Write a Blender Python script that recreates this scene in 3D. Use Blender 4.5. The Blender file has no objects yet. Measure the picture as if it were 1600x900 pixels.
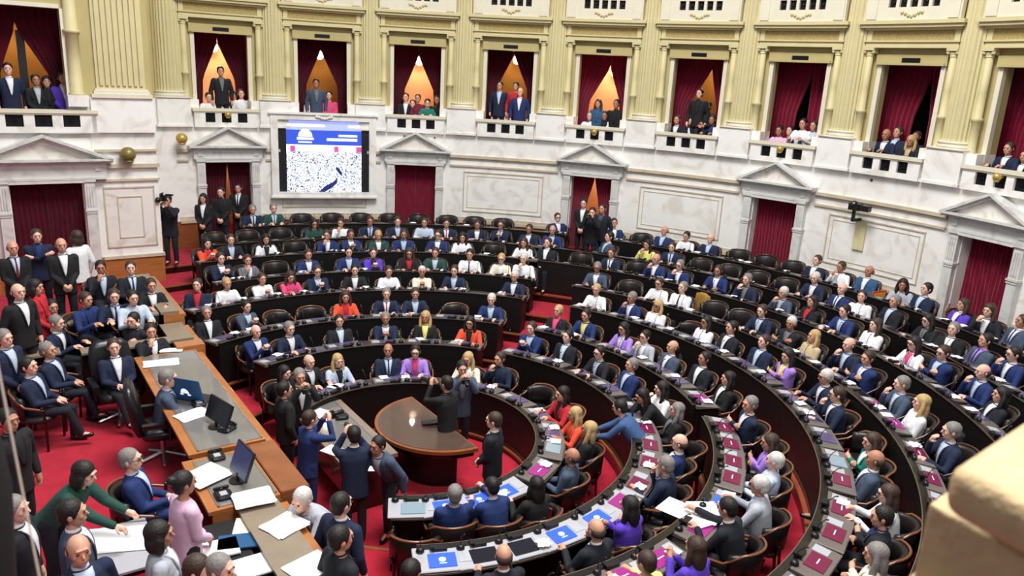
import bpy, bmesh, math, random
from mathutils import Vector, Matrix, Quaternion
from mathutils.noise import noise as pnoise
random.seed(7)
S = bpy.context.scene
COL = S.collection
PI = math.pi
R_ = math.radians
# ------------------------------------------------------------------ camera (solved from the hall's own geometry)
F_PX, PITCH, ROLL = 1214.447, 0.2697, 0.0534
CX, CY, RW, A0, DA = -2.2226, 12.4359, 14.8753, -0.4078, 0.2108      # wall circle centre / radius / first column angle / bay angle
_cp, _sp, _c, _s = math.cos(PITCH), math.sin(PITCH), math.cos(ROLL), math.sin(ROLL)
_r0, _u0, WF = Vector((1, 0, 0)), Vector((0, _sp, _cp)), Vector((0, _cp, -_sp))
RV, UV = _c * _r0 + _s * _u0, -_s * _r0 + _c * _u0
def ray(px, py):
    return WF + RV * ((px - 800) / F_PX) - UV * ((py - 450) / F_PX)
def onz(px, py, z):
    v = ray(px, py); return v * (z / v.z)
cam = bpy.data.cameras.new('camera'); cam_o = bpy.data.objects.new('camera', cam); COL.objects.link(cam_o)
cam_o.matrix_world = Matrix((RV, UV, -WF)).transposed().to_4x4()
cam.sensor_width = 36; cam.lens = F_PX / 1600 * 36; cam.clip_end = 200; cam.clip_start = 0.05
cam.dof.use_dof = True; cam.dof.focus_distance = 19; cam.dof.aperture_fstop = 3.2
S.camera = cam_o

# ------------------------------------------------------------------ materials
def lin(c):
    return tuple(((v / 255) / 12.92 if v / 255 <= 0.04045 else ((v / 255 + 0.055) / 1.055) ** 2.4) for v in c)
_mats = {}
def mat(name, rgb, rough=0.6, metal=0.0, emit=0.0, noise=0.0, nscale=8.0, bump=0.0, bscale=60.0, coat=0.0, rgb2=None, sheen=0.0, wood=0, spec=0.5):
    if name in _mats: return _mats[name]
    m = bpy.data.materials.new(name); m.use_nodes = True
    nt = m.node_tree; b = nt.nodes['Principled BSDF']; L = nt.links
    c = lin(rgb)
    b.inputs['Base Color'].default_value = (*c, 1)
    b.inputs['Roughness'].default_value = rough; b.inputs['Metallic'].default_value = metal
    b.inputs['Coat Weight'].default_value = coat; b.inputs['Sheen Weight'].default_value = sheen
    b.inputs['Specular IOR Level'].default_value = spec
    if emit:
        b.inputs['Emission Color'].default_value = (*c, 1); b.inputs['Emission Strength'].default_value = emit
    if noise or bump:
        tc = nt.nodes.new('ShaderNodeTexCoord')
        src = tc.outputs['Object']
        if wood:
            mp = nt.nodes.new('ShaderNodeMapping'); mp.inputs['Scale'].default_value = (1, 1, 6); L.new(src, mp.inputs[0]); src = mp.outputs[0]
        if noise:
            n = nt.nodes.new('ShaderNodeTexNoise'); n.inputs['Scale'].default_value = nscale; n.inputs['Detail'].default_value = 5
            L.new(src, n.inputs['Vector'])
            r = nt.nodes.new('ShaderNodeValToRGB'); r.color_ramp.elements[0].position = 0.3; r.color_ramp.elements[1].position = 0.7
            c2 = lin(rgb2) if rgb2 else tuple(v * (1 - noise) for v in c)
            r.color_ramp.elements[0].color = (*c2, 1); r.color_ramp.elements[1].color = (*c, 1)
            L.new(n.outputs['Fac'], r.inputs[0]); L.new(r.outputs[0], b.inputs['Base Color'])
        if bump:
            n2 = nt.nodes.new('ShaderNodeTexNoise'); n2.inputs['Scale'].default_value = bscale
            L.new(src, n2.inputs['Vector'])
            bp = nt.nodes.new('ShaderNodeBump'); bp.inputs['Strength'].default_value = bump; bp.inputs['Distance'].default_value = 0.02
            L.new(n2.outputs['Fac'], bp.inputs['Height']); L.new(bp.outputs[0], b.inputs['Normal'])
    _mats[name] = m
    return m
def marble(name, base, vein, amt=0.5, scale=0.9):
    m = bpy.data.materials.new(name); m.use_nodes = True; nt = m.node_tree; b = nt.nodes['Principled BSDF']; L = nt.links
    tc = nt.nodes.new('ShaderNodeTexCoord')
    n = nt.nodes.new('ShaderNodeTexNoise'); n.inputs['Scale'].default_value = scale; n.inputs['Detail'].default_value = 9; n.inputs['Distortion'].default_value = 1.6
    L.new(tc.outputs['Object'], n.inputs['Vector'])
    r = nt.nodes.new('ShaderNodeValToRGB'); e = r.color_ramp.elements
    e[0].position = 0.36; e[0].color = (*lin(vein), 1); e[1].position = 0.56; e[1].color = (*lin(base), 1)
    x = e.new(0.47); x.color = (*[a * (1 - amt * .35) + v * amt * .35 for a, v in zip(lin(base), lin(vein))], 1)
    L.new(n.outputs['Fac'], r.inputs[0]); L.new(r.outputs[0], b.inputs['Base Color'])
    b.inputs['Roughness'].default_value = 0.35
    _mats[name] = m
    return m
M = {}
M['marble'] = marble('white_marble', (240, 238, 234), (222, 217, 210), .6, 1.3)
M['marble2'] = marble('cool_marble', (214, 213, 210), (194, 193, 190), .6, 2.2)
M['marble3'] = marble('panel_marble', (230, 226, 219), (208, 200, 188), .7, 1.6)
M['mould'] = mat('beige_moulding', (205, 192, 168), .5, noise=.2, nscale=4)
M['yellow'] = mat('ochre_plaster', (184, 170, 116), .65, noise=.1, nscale=2)
M['yellow2'] = mat('pale_ochre_stone', (208, 197, 150), .6, noise=.08, nscale=3)
M['frieze'] = mat('carved_frieze', (182, 162, 104), .8, noise=.35, nscale=22, bump=.8, bscale=30)
M['cream'] = mat('cream_stone', (222, 216, 194), .55, noise=.06, nscale=4)
M['carpet'] = mat('red_carpet', (178, 34, 54), .95, noise=.22, nscale=5, bump=.3, bscale=300, sheen=.1, spec=.1)
M['dwood'] = mat('dark_walnut', (22, 15, 14), .28, noise=.45, nscale=5, wood=1, coat=.25)
M['dwood2'] = mat('darker_walnut', (11, 10, 10), .5, noise=.4, nscale=5, wood=1, coat=.0)
M['edge'] = mat('worn_brass_edge', (120, 108, 96), .35, metal=.5)
M['owood'] = mat('orange_oak', (178, 112, 58), .4, noise=.3, nscale=3, wood=1, coat=.3)
M['owood2'] = mat('red_brown_wood', (142, 82, 44), .4, noise=.3, nscale=3, wood=1, coat=.3)
M['lwood'] = mat('grey_brown_top', (140, 126, 108), .4, noise=.18, nscale=3, wood=1)
M['glass'] = mat('grey_glass_top', (118, 116, 114), .12, noise=.1, nscale=3, coat=.5)
M['leather'] = mat('dark_leather', (34, 28, 27), .38, noise=.25, nscale=9, bump=.15, bscale=90)
M['leather2'] = mat('black_leather', (22, 21, 23), .33, noise=.2, nscale=9)
M['rwood'] = mat('chair_rail_wood', (118, 72, 44), .3, coat=.4)
M['rwood2'] = mat('dark_chair_rail', (66, 42, 32), .3, coat=.4)
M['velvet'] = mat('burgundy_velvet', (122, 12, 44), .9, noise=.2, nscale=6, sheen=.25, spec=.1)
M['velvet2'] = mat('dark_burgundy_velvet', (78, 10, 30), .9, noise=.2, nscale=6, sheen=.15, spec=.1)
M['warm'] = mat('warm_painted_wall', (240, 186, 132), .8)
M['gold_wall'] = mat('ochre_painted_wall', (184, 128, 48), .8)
M['darkroom'] = mat('shadowed_room_wall', (40, 22, 20), .9)  # near-black wall colour stands in for the shade of unlit rooms
M['black'] = mat('matt_black', (16, 16, 18), .5)
M['dgrille'] = mat('dark_iron_grille', (26, 27, 32), .5, metal=.6, noise=.4, nscale=30)
M['gold'] = mat('aged_gold', (196, 168, 88), .4, metal=.4, noise=.2, nscale=20)
M['bronze'] = mat('dark_bronze_globe', (128, 118, 60), .4, metal=.3)
M['white'] = mat('white_paper', (244, 244, 246), .8)
M['console'] = mat('grey_console', (106, 98, 94), .35)
M['console2'] = mat('white_console', (170, 170, 176), .35)
M['key'] = mat('pale_keypad', (170, 172, 178), .5)
M['plastic'] = mat('black_plastic', (20, 20, 23), .35)
M['steel'] = mat('brushed_steel', (170, 172, 176), .3, metal=.8)
M['scr_p'] = mat('purple_display', (138, 38, 112), .25, emit=.4)
M['scr_b'] = mat('blue_display', (48, 84, 200), .25, emit=.7)
M['scr_m'] = mat('maroon_display', (104, 20, 58), .25, emit=.2)
M['scr_l'] = mat('lavender_display', (84, 74, 108), .25, emit=.15)
M['scr_k'] = mat('dark_display', (28, 26, 34), .15)
M['scr_g'] = mat('pale_display', (126, 146, 156), .2, emit=.15)
M['scr_mark'] = mat('display_marks', (190, 200, 245), .3, emit=.7)
M['lap'] = mat('blue_laptop_lid', (36, 84, 128), .35)
M['lamp'] = mat('lamp_glow', (255, 236, 210), .4, emit=9)
M['skin0'] = mat('skin_light', (226, 178, 156), .55)
M['skin1'] = mat('skin_medium', (204, 152, 126), .55)
M['skin2'] = mat('skin_tan', (178, 124, 98), .55)
M['shoe'] = mat('black_shoe', (18, 17, 18), .3)
CL = {'nv': ('navy', (20, 33, 62)), 'bl': ('blue', (24, 46, 100)), 'db': ('dark', (21, 24, 34)), 'bk': ('black', (20, 20, 24)), 'gy': ('grey', (112, 112, 116)),
      'lg': ('light grey', (176, 180, 190)), 'wh': ('white', (236, 236, 240)), 'pk': ('pink', (222, 74, 122)), 'or': ('orange', (232, 84, 52)), 'rd': ('red', (188, 34, 46)),
      'pu': ('purple', (92, 60, 190)), 'lv': ('lavender', (168, 130, 218)), 'gn': ('dark green', (30, 72, 62)), 'yl': ('yellow', (228, 220, 130)), 'lb': ('pale blue', (192, 206, 226)),
      'dn': ('denim', (62, 90, 136)), 'cr': ('cream', (232, 224, 204)), 'bg': ('beige', (196, 176, 140)), 'bn': ('steel blue', (44, 88, 128)), 'gb': ('grey blue', (66, 80, 102)), 'tg': ('emerald green', (22, 120, 104)), 'lp': ('pale pink', (228, 186, 212)), 'mr': ('burgundy', (110, 24, 48))}
HC = {'dk': ('dark', (26, 20, 18)), 'br': ('brown', (64, 44, 34)), 'gr': ('grey', (136, 130, 126)), 'wt': ('white', (214, 210, 204)), 'bd': ('balding', (96, 84, 76)), 'bl': ('blond', (198, 164, 112))}
for k, (n, c) in CL.items(): M['c_' + k] = mat(n.replace(' ', '_') + '_cloth', c, .85, noise=.12, nscale=14, bump=.25, bscale=14)
for k, (n, c) in HC.items(): M['h_' + k] = mat(n + '_hair', c, .6, noise=.3, nscale=40, bump=.4, bscale=60)
HC['gb'] = ('grey', (110, 104, 100)); K = 1.18
M['trouser'] = mat('dark_trouser_cloth', (20, 23, 32), .85)
M['jean'] = mat('denim_cloth', (52, 84, 130), .85, noise=.2, nscale=20)

# ------------------------------------------------------------------ object helpers
def tag(o, label=None, cat=None, group=None, kind=None):
    if label: o['label'] = label
    if cat: o['category'] = cat
    if group: o['group'] = group
    if kind: o['kind'] = kind
    return o
def me_from(bm, name, m, smooth=False):
    me = bpy.data.meshes.new(name)
    bmesh.ops.recalc_face_normals(bm, faces=bm.faces)
    bm.to_mesh(me); bm.free()
    for x in (m if isinstance(m, (list, tuple)) else [m]): me.materials.append(x)
    if smooth: me.shade_smooth()
    return me
def obj(name, me, parent=None, mx=None):
    o = bpy.data.objects.new(name, me); COL.objects.link(o)
    if parent is not None: o.parent = parent
    if mx is not None: o.matrix_local = mx
    return o
def mk(name, bm, m, parent=None, smooth=False, mx=None):
    return obj(name, me_from(bm, name, m, smooth), parent, mx)
def struct(name, bm, m, smooth=False, parent=None):
    o = mk(name, bm, m, parent, smooth); o['kind'] = 'structure'; return o
def empty(name, loc=(0, 0, 0), rz=0, parent=None):
    o = bpy.data.objects.new(name, None); COL.objects.link(o); o.location = loc; o.rotation_euler = (0, 0, rz); o.empty_display_size = .1
    if parent is not None: o.parent = parent
    return o
def ccopy(o, parent=None):
    c = o.copy(); COL.objects.link(c)
    if parent is not None: c.parent = parent
    for k in list(CH.get(o.name, [])): ccopy(k, c)
    return c
CH = {}
def index_children(root):
    for o in [root] + list(root.children_recursive): CH[o.name] = list(o.children)
def NB(): return bmesh.new()
def box(bm, c0, c1, T=None, mi=0):
    x0, y0, z0 = c0; x1, y1, z1 = c1
    co = [(x0, y0, z0), (x1, y0, z0), (x1, y1, z0), (x0, y1, z0), (x0, y0, z1), (x1, y0, z1), (x1, y1, z1), (x0, y1, z1)]
    v = [bm.verts.new(T(Vector(c)) if T else c) for c in co]
    for f in ((0, 3, 2, 1), (4, 5, 6, 7), (0, 1, 5, 4), (1, 2, 6, 5), (2, 3, 7, 6), (3, 0, 4, 7)):
        bm.faces.new([v[i] for i in f]).material_index = mi
def cbox(bm, x0, x1, y0, y1, z0, z1, T, step=.42):
    n = max(1, int(math.ceil(abs(x1 - x0) / step))); rings = []
    for i in range(n + 1):
        x = x0 + (x1 - x0) * i / n
        rings.append([bm.verts.new(T(Vector(c))) for c in ((x, y0, z0), (x, y1, z0), (x, y1, z1), (x, y0, z1))])
    for a, b in zip(rings, rings[1:]):
        for j in range(4): bm.faces.new((a[j], a[(j + 1) % 4], b[(j + 1) % 4], b[j]))
    bm.faces.new(rings[0][::-1]); bm.faces.new(rings[-1])
def lathe(bm, prof, T=None, n=16, flute=0, fd=.0):
    rings = []
    for r, z in prof:
        ring = []
        for i in range(n):
            a = 2 * PI * i / n
            rr = r * (1 - (fd if (flute and i % 2 == 0) else 0))
            p = Vector((rr * math.cos(a), rr * math.sin(a), z)); ring.append(bm.verts.new(T(p) if T else p))
        rings.append(ring)
    for a, b in zip(rings, rings[1:]):
        for j in range(n): bm.faces.new((a[j], a[(j + 1) % n], b[(j + 1) % n], b[j]))
    bm.faces.new(rings[0][::-1]); bm.faces.new(rings[-1])
def frame_of(d):
    return d.to_track_quat('Z', 'Y').to_matrix()
def tube(bm, pts, rad, n=10, flat=1.0, capn=2):
    """closed tube through pts; rad: radius per point; flat squeezes the section's second axis; rounded ends"""
    pts = [Vector(p) for p in pts]
    if not isinstance(rad, (list, tuple)): rad = [rad] * len(pts)
    d0 = (pts[1] - pts[0]).normalized(); d1 = (pts[-1] - pts[-2]).normalized()
    P, Rr, D = [], [], []
    for i in range(capn, 0, -1):
        t = i / (capn + .35) * PI / 2; P.append(pts[0] - d0 * rad[0] * math.sin(t)); Rr.append(rad[0] * math.cos(t)); D.append(d0)
    for i, p in enumerate(pts):
        a = pts[max(i - 1, 0)]; b = pts[min(i + 1, len(pts) - 1)]
        P.append(p); Rr.append(rad[i]); D.append((b - a).normalized())
    for i in range(1, capn + 1):
        t = i / (capn + .35) * PI / 2; P.append(pts[-1] + d1 * rad[-1] * math.sin(t)); Rr.append(rad[-1] * math.cos(t)); D.append(d1)
    q = frame_of(D[0]); rings = []; prev = D[0]
    for p, r, d in zip(P, Rr, D):
        q = prev.rotation_difference(d).to_matrix() @ q; prev = d
        rings.append([bm.verts.new(p + q @ Vector((r * math.cos(2 * PI * k / n), r * flat * math.sin(2 * PI * k / n), 0))) for k in range(n)])
    for a, b in zip(rings, rings[1:]):
        for j in range(n): bm.faces.new((a[j], a[(j + 1) % n], b[(j + 1) % n], b[j]))
    bm.faces.new(rings[0][::-1]); bm.faces.new(rings[-1])
def ball(bm, c, r, seg=14, ring=9, M3=None):
    """ellipsoid"""
    if not isinstance(r, (list, tuple)): r = (r, r, r)
    c = Vector(c); rows = []
    for i in range(1, ring):
        t = PI * i / ring; rows.append([bm.verts.new(c + ((M3 @ v) if M3 else v)) for v in [Vector((r[0] * math.sin(t) * math.cos(2 * PI * k / seg), r[1] * math.sin(t) * math.sin(2 * PI * k / seg), r[2] * math.cos(t))) for k in range(seg)]])
    z = Vector((0, 0, r[2])); z = (M3 @ z) if M3 else z
    top = bm.verts.new(c + z); bot = bm.verts.new(c - z)
    for k in range(seg):
        bm.faces.new((top, rows[0][k], rows[0][(k + 1) % seg])); bm.faces.new((bot, rows[-1][(k + 1) % seg], rows[-1][k]))
    for a, b in zip(rows, rows[1:]):
        for k in range(seg): bm.faces.new((a[k], b[k], b[(k + 1) % seg], a[(k + 1) % seg]))
def loft(bm, secs, T=None, n=18, pw=2.3):
    """secs: (z, a, b, yc) superellipse sections from bottom to top, closed"""
    rings = []
    for z, a, b, yc in secs:
        ring = []
        for k in range(n):
            t = 2 * PI * k / n; c, s = math.cos(t), math.sin(t)
            x = a * math.copysign(abs(c) ** (2 / pw), c); y = b * math.copysign(abs(s) ** (2 / pw), s) + yc
            p = Vector((x, y, z)); ring.append(bm.verts.new(T(p) if T else p))
        rings.append(ring)
    for a, b in zip(rings, rings[1:]):
        for j in range(n): bm.faces.new((a[j], a[(j + 1) % n], b[(j + 1) % n], b[j]))
    bm.faces.new(rings[0][::-1]); bm.faces.new(rings[-1])
def remesh(bm, voxel, ratio, name, m, smooth=2):
    me = bpy.data.meshes.new('tmp'); bmesh.ops.recalc_face_normals(bm, faces=bm.faces); bm.to_mesh(me); bm.free()
    o = bpy.data.objects.new('tmp', me); COL.objects.link(o)
    a = o.modifiers.new('a', 'REMESH'); a.mode = 'VOXEL'; a.voxel_size = voxel
    if smooth:
        s = o.modifiers.new('s', 'SMOOTH'); s.iterations = smooth; s.factor = .5
    d = o.modifiers.new('d', 'DECIMATE'); d.ratio = ratio
    dg = bpy.context.evaluated_depsgraph_get()
    out = bpy.data.meshes.new_from_object(o.evaluated_get(dg)); out.name = name
    bpy.data.objects.remove(o); bpy.data.meshes.remove(me)
    out.materials.clear(); out.materials.append(m); out.shade_smooth()
    return out
# ------------------------------------------------------------------ people
PW = 2.3
def sec_at(secs, z):
    for a, b in zip(secs, secs[1:]):
        if a[0] <= z <= b[0]:
            t = (z - a[0]) / (b[0] - a[0]); return [u + (v - u) * t for u, v in zip(a, b)]
    return secs[-1]
def front_y(secs, x, z):
    _, a, b, yc = sec_at(secs, z); return yc + b * max(0, 1 - abs(x / a) ** PW) ** (1 / PW)
def two_bone(s, w, l1, l2, hint):
    d = w - s; L = min(d.length, (l1 + l2) * .995); d.normalize(); w = s + d * L
    c = (l1 * l1 + L * L - l2 * l2) / (2 * l1 * L); c = max(-1, min(1, c)); h = hint - d * hint.dot(d); h.normalize()
    return s + d * (l1 * c) + h * (l1 * math.sqrt(1 - c * c)), w
def hand(bm, w, d, n, side, curl=.5):
    """palm, four fingers of different lengths bent towards the palm side n, and a thumb that leaves the side of the palm"""
    d = d.normalized(); n = (n - d * n.dot(d)).normalized(); x = d.cross(n).normalized() * side
    tube(bm, [w - d * .01, w + d * .035, w + d * .085], [.026, .034, .036], 10, 1)
    for v in bm.verts[-1:]: pass
    for i, (off, ln) in enumerate(((-.029, .070), (-.0098, .080), (.0098, .074), (.029, .058))):
        a = w + d * .088 + x * off; d1 = (d + n * curl * .7 + x * off * 3).normalized(); d2 = (d + n * curl * 2.1 + x * off * 2).normalized()
        b = a + d1 * ln * .5; c = b + d2 * ln * .5
        tube(bm, [a, b, c], [.0095, .009, .0075], 6, 1, 1)
    a = w + d * .028 - x * .03; b = a + (d * .7 - x * .75 + n * .3).normalized() * .042; c = b + (d * 1.0 - x * .1 + n * .5).normalized() * .034
    tube(bm, [a, b, c], [.013, .011, .009], 6, 1, 1)
def build_pose(name, sex, seated, lean, wl, wr, hyaw=0, hpitch=0, legs=None, hl=None, hr=None, curl=.5, bendneck=0):
    """all coordinates in metres, the person faces +Y, feet on z = 0"""
    f = .92 if sex == 'w' else 1.0
    hz = .53 if seated else .93
    H = Vector((0, 0, hz)); RL = Matrix.Rotation(-lean, 3, 'X')
    T = lambda p: H + RL @ Vector(p)
    neck = T((0, 0, .515))
    RH = (Matrix.Rotation(-lean * .35, 3, 'X') @ Matrix.Rotation(-hyaw, 3, 'Z') @ Matrix.Rotation(-hpitch, 3, 'X')) * 1.15
    TH = lambda p: neck + RH @ Vector(p)
    out = {'head': Matrix.Translation(neck) @ RH.to_4x4()}
    bt = [(-.10, .145 * f, .105, 0), (.06, .125 * f, .095, 0), (.25, .145 * f, .105, .005), (.42, .165 * f, .095, 0), (.49, .10, .07, -.005), (.53, .052, .05, -.005)]
    hem = -.10 if seated else -.2
    jt = [(hem, .192, .140, 0), (.06, .176 * f, .132, 0), (.22, .192 * f, .142, .005), (.36, .212 * f, .136, 0), (.45, .186 * f, .108, -.004), (.495, .10, .078, -.008), (.520, .068, .064, -.008)]
    bm = NB(); loft(bm, bt, T)
    tube(bm, [T((0, -.005, .48)), TH((0, -.004, .04))], [.052, .050], 12)
    ball(bm, TH((0, .002, .155)), (.074, .094, .098), 20, 14, RH)
    ball(bm, TH((0, .034, .098)), (.056, .060, .070), 16, 10, RH)
    ball(bm, TH((0, .062, .055)), (.026, .024, .020), 10, 7, RH)
    tube(bm, [TH((0, .088, .158)), TH((0, .108, .122))], [.009, .014], 8)
    ball(bm, TH((0, .090, .178)), (.050, .012, .010), 10, 6, RH)
    ball(bm, TH((0, .090, .088)), (.024, .010, .008), 10, 6, RH)
    for s in (-1, 1):
        ball(bm, TH((s * .076, -.006, .138)), (.011, .020, .030), 8, 6, RH); ball(bm, TH((s * .04, .066, .125)), (.022, .018, .022), 8, 6, RH)
    jk = NB(); loft(jk, jt, T)
    if sex == 'w':
        for s in (-1, 1): ball(jk, T((s * .075, .085, .29)), (.07, .065, .07), 12, 8); ball(bm, T((s * .07, .065, .29)), (.055, .05, .055), 10, 7)
    tr = NB(); shs = []
    for s, w, hd in ((-1, wl, hl), (1, wr, hr)):
        sp = T((s * .188 * f, 0, .435)); w = Vector(w)
        e, w = two_bone(sp, w, .285, .255, Vector((s * .55, -.55, -.8)))
        fd = (w - e).normalized(); d = (fd * .6 + Vector(hd[0]).normalized()).normalized() if hd else fd
        n = Vector(hd[1]) if hd else Vector((0, -.2, -1))
        tube(bm, [sp, e, w], [.046, .037, .025], 10)
        hand(bm, w, d, n, s, curl)
        ball(jk, sp + Vector((-s * .012, 0, -.004)), .076, 14, 10); tube(jk, [sp, e, w - fd * .015], [.072, .060, .045], 12)
    lg = legs or ([((.095, .02, 0), (.125, .44, .0), (.12, .47, -.45), (.13, .61, -.485)) for _ in (0, 1)] if seated else [((.09, 0, -.02), (.1, .025, -.44), (.1, -.02, -.84), (.115, .12, -.885)) for _ in (0, 1)])
    for s, L in ((-1, lg[0]), (1, lg[1])):
        p = [H + Vector((s * q[0], q[1], q[2])) for q in L]
        tube(bm, p[:3], [.078, .052, .036], 10); tube(bm, [p[2], p[3]], [.036, .030], 8)
        tube(tr, [p[0], p[1], p[2] + Vector((0, 0, .02))], [.098, .068, .058], 12)
        b = p[2] + Vector((0, -.02, -.035)); sh = NB()
        tube(sh, [b, (b + p[3]) / 2, p[3]], [.042, .045, .036], 10, .9); shs.append(me_from(sh, 'shoe', M['shoe'], True))
    loft(tr, [(-.12, .165, .12, 0), (.0, .17, .125, 0), (.08, .155, .115, 0)], T)
    out['body'] = remesh(bm, .0075, .13, 'person_body', M['skin0'])
    out['jacket'] = remesh(jk, .014, .35, 'jacket', M['c_nv'])
    out['trousers'] = remesh(tr, .018, .35, 'trousers', M['trouser'])
    out['shoes'] = shs
    # lapels raised on the jacket front, shirt front between them, tie on top
    def strip(bm, f0, f1, z0, z1, off, th=.02, nz=9, nx=3):
        g = []
        for i in range(nz + 1):
            z = z0 + (z1 - z0) * i / nz; row = []
            for j in range(nx + 1):
                x = f0(z) + (f1(z) - f0(z)) * j / nx; y = front_y(jt, x, z); row.append((x, y + off, z))
            g.append(row)
        fr = [[bm.verts.new(T(p)) for p in r] for r in g]; bk = [[bm.verts.new(T((p[0], p[1] - th, p[2]))) for p in r] for r in g]
        for i in range(nz):
            for j in range(nx):
                bm.faces.new((fr[i][j], fr[i][j + 1], fr[i + 1][j + 1], fr[i + 1][j])); bm.faces.new((bk[i][j], bk[i + 1][j], bk[i + 1][j + 1], bk[i][j + 1]))
            bm.faces.new((fr[i][0], fr[i + 1][0], bk[i + 1][0], bk[i][0])); bm.faces.new((fr[i][nx], bk[i][nx], bk[i + 1][nx], fr[i + 1][nx]))
        for i in (0, nz):
            for j in range(nx): bm.faces.new((fr[i][j], bk[i][j], bk[i][j + 1], fr[i][j + 1]))
    vw = lambda z: .012 + .062 * max(0, z - .16) / .34
    b = NB(); strip(b, lambda z: -vw(z), vw, .15, .505, .010)
    for k in range(1):
        rr = [(.060, .0), (.064, .028), (.052, .030), (.050, .0)]
        lathe(b, [(.062, .488), (.064, .535), (.054, .54), (.050, .49)], lambda p: T((p.x, p.y - .004, p.z)), 16)
    out['shirt'] = me_from(b, 'shirt_front', M['c_wh'], True)
    b = NB(); strip(b, lambda z: -.012 - .014 * max(0, .44 - z) / .28, lambda z: .012 + .014 * max(0, .44 - z) / .28, .155, .49, .017, .012)
    ball(b, T((0, front_y(jt, 0, .49) + .012, .495)), (.020, .014, .018), 8, 6)
    out['tie'] = me_from(b, 'necktie', M['c_nv'], True)
    b = NB()
    for s in (-1, 1): strip(b, lambda z: s * vw(z), lambda z: s * (vw(z) + .006 + .085 * min(max(0, z - .16), max(0, .52 - z) * 1.6)), .16, .50, .017, .016)
    out['lapels'] = me_from(b, 'lapels', M['c_nv'], True)
    return out
HAIR = {}
def make_hair():
    def base(b, k=1.0):
        ball(b, (0, -.014, .178), (.084 * k, .098 * k, .090 * k), 18, 12); ball(b, (0, -.045, .135), (.074 * k, .062 * k, .082 * k), 14, 9)
        for s in (-1, 1): ball(b, (s * .068, .012, .16), (.014, .03, .045), 8, 6)
    b = NB(); base(b); HAIR['s'] = b
    b = NB(); base(b, 1.04)
    ball(b, (0, -.062, .05), (.088, .05, .15), 16, 12)
    for s in (-1, 1): tube(b, [(s * .07, -.01, .2), (s * .09, -.005, .10), (s * .092, .015, .0), (s * .075, .05, -.09)], [.02, .032, .034, .02], 10)
    HAIR['l'] = b
    b = NB(); base(b); ball(b, (0, -.105, .20), (.042, .042, .042), 12, 8); HAIR['u'] = b
    b = NB(); ball(b, (0, -.038, .128), (.080, .070, .058), 16, 10)
    for s in (-1, 1): ball(b, (s * .07, -.005, .145), (.014, .034, .036), 8, 6)
    HAIR['c'] = b
    b = NB(); base(b, 1.05)
    ball(b, (0, -.04, .09), (.098, .07, .10), 16, 12)
    for s in (-1, 1): ball(b, (s * .08, .005, .09), (.03, .05, .085), 10, 8)
    HAIR['b'] = b
    for k in list(HAIR): HAIR[k] = remesh(HAIR[k], .011, .5, 'hair', M['h_dk'], 1)
    b = NB()
    for s in (-1, 1): ball(b, (s * .031, .089, .152), (.012, .008, .0055), 8, 6)
    HAIR['eyes'] = me_from(b, 'eyes', M['black'], True)
    b = NB()
    for s in (-1, 1): tube(b, [(s * .010, .100, .152), (s * .052, .094, .154)], .012, 8, .3); tube(b, [(s * .052, .094, .154), (s * .078, .0, .15)], .003, 6)
    HAIR['specs'] = me_from(b, 'eyeglasses', M['black'], True)
make_hair()
_in = ((-.3, .9, 0), (0, 0, -1)); _inr = ((.3, .9, 0), (0, 0, -1))
POSES = {
    'd': (1, .16, (-.15, .42, .85), (.15, .42, .85), 0, .05, ((.3, .9, -.1), (0, 0, -1)), ((-.3, .9, -.1), (0, 0, -1))),
    't': (1, .14, (-.045, .36, .93), (.045, .36, .93), 0, .02, ((.35, .6, .6), (1, 0, -.2)), ((-.35, .6, .6), (-1, 0, -.2))),
    'c': (1, .10, (-.16, .38, .82), (.10, .26, .99), .18, .05, ((.3, .9, -.1), (0, 0, -1)), ((-.35, -.35, .9), (-.3, -1, 0))),
    'f': (1, .02, (.10, .235, .86), (-.10, .255, .90), -.15, .08, ((.9, .0, .2), (0, -1, 0)), ((-.9, .0, .2), (0, -1, 0))),
    'l': (1, -.10, (-.07, .27, .70), (.07, .29, .71), .12, -.02, ((.5, .7, -.2), (0, 0, -1)), ((-.5, .7, -.2), (0, 0, -1))),
    'r': (1, .26, (-.14, .44, .86), (.12, .60, .93), 0, .12, ((.3, .9, -.1), (0, 0, -1)), ((0, .9, -.1), (0, 0, -1))),
    'h': (0, .0, (-.25, .04, .86), (.25, .06, .86), .1, 0, ((0, .1, -1), (1, 0, 0)), ((0, .1, -1), (-1, 0, 0))),
    'k': (0, .0, (-.06, .20, .93), (.06, .21, .94), .0, .05, ((.6, .2, -.6), (0, -1, 0)), ((-.6, .2, -.6), (0, -1, 0))),
    'x': (0, .0, (.10, .225, 1.23), (-.10, .245, 1.27), -.1, .05, ((.9, .0, .2), (0, -1, 0)), ((-.9, .0, .2), (0, -1, 0))),
    'p': (0, .08, (-.07, .33, 1.50), (.07, .33, 1.50), 0, .05, ((.3, .5, .8), (1, 0, 0)), ((-.3, .5, .8), (-1, 0, 0))),
    'b': (0, .75, (-.15, .72, .95), (.15, .75, .95), 0, .0, ((.1, .8, -.3), (0, 0, -1)), ((-.1, .8, -.3), (0, 0, -1))),
    'w': (0, .62, (-.30, .10, .80), (.22, .62, .78), .1, -.15, ((0, .1, -1), (1, 0, 0)), ((0, .4, -.9), (-1, 0, 0))),
}
_P = {}
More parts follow.
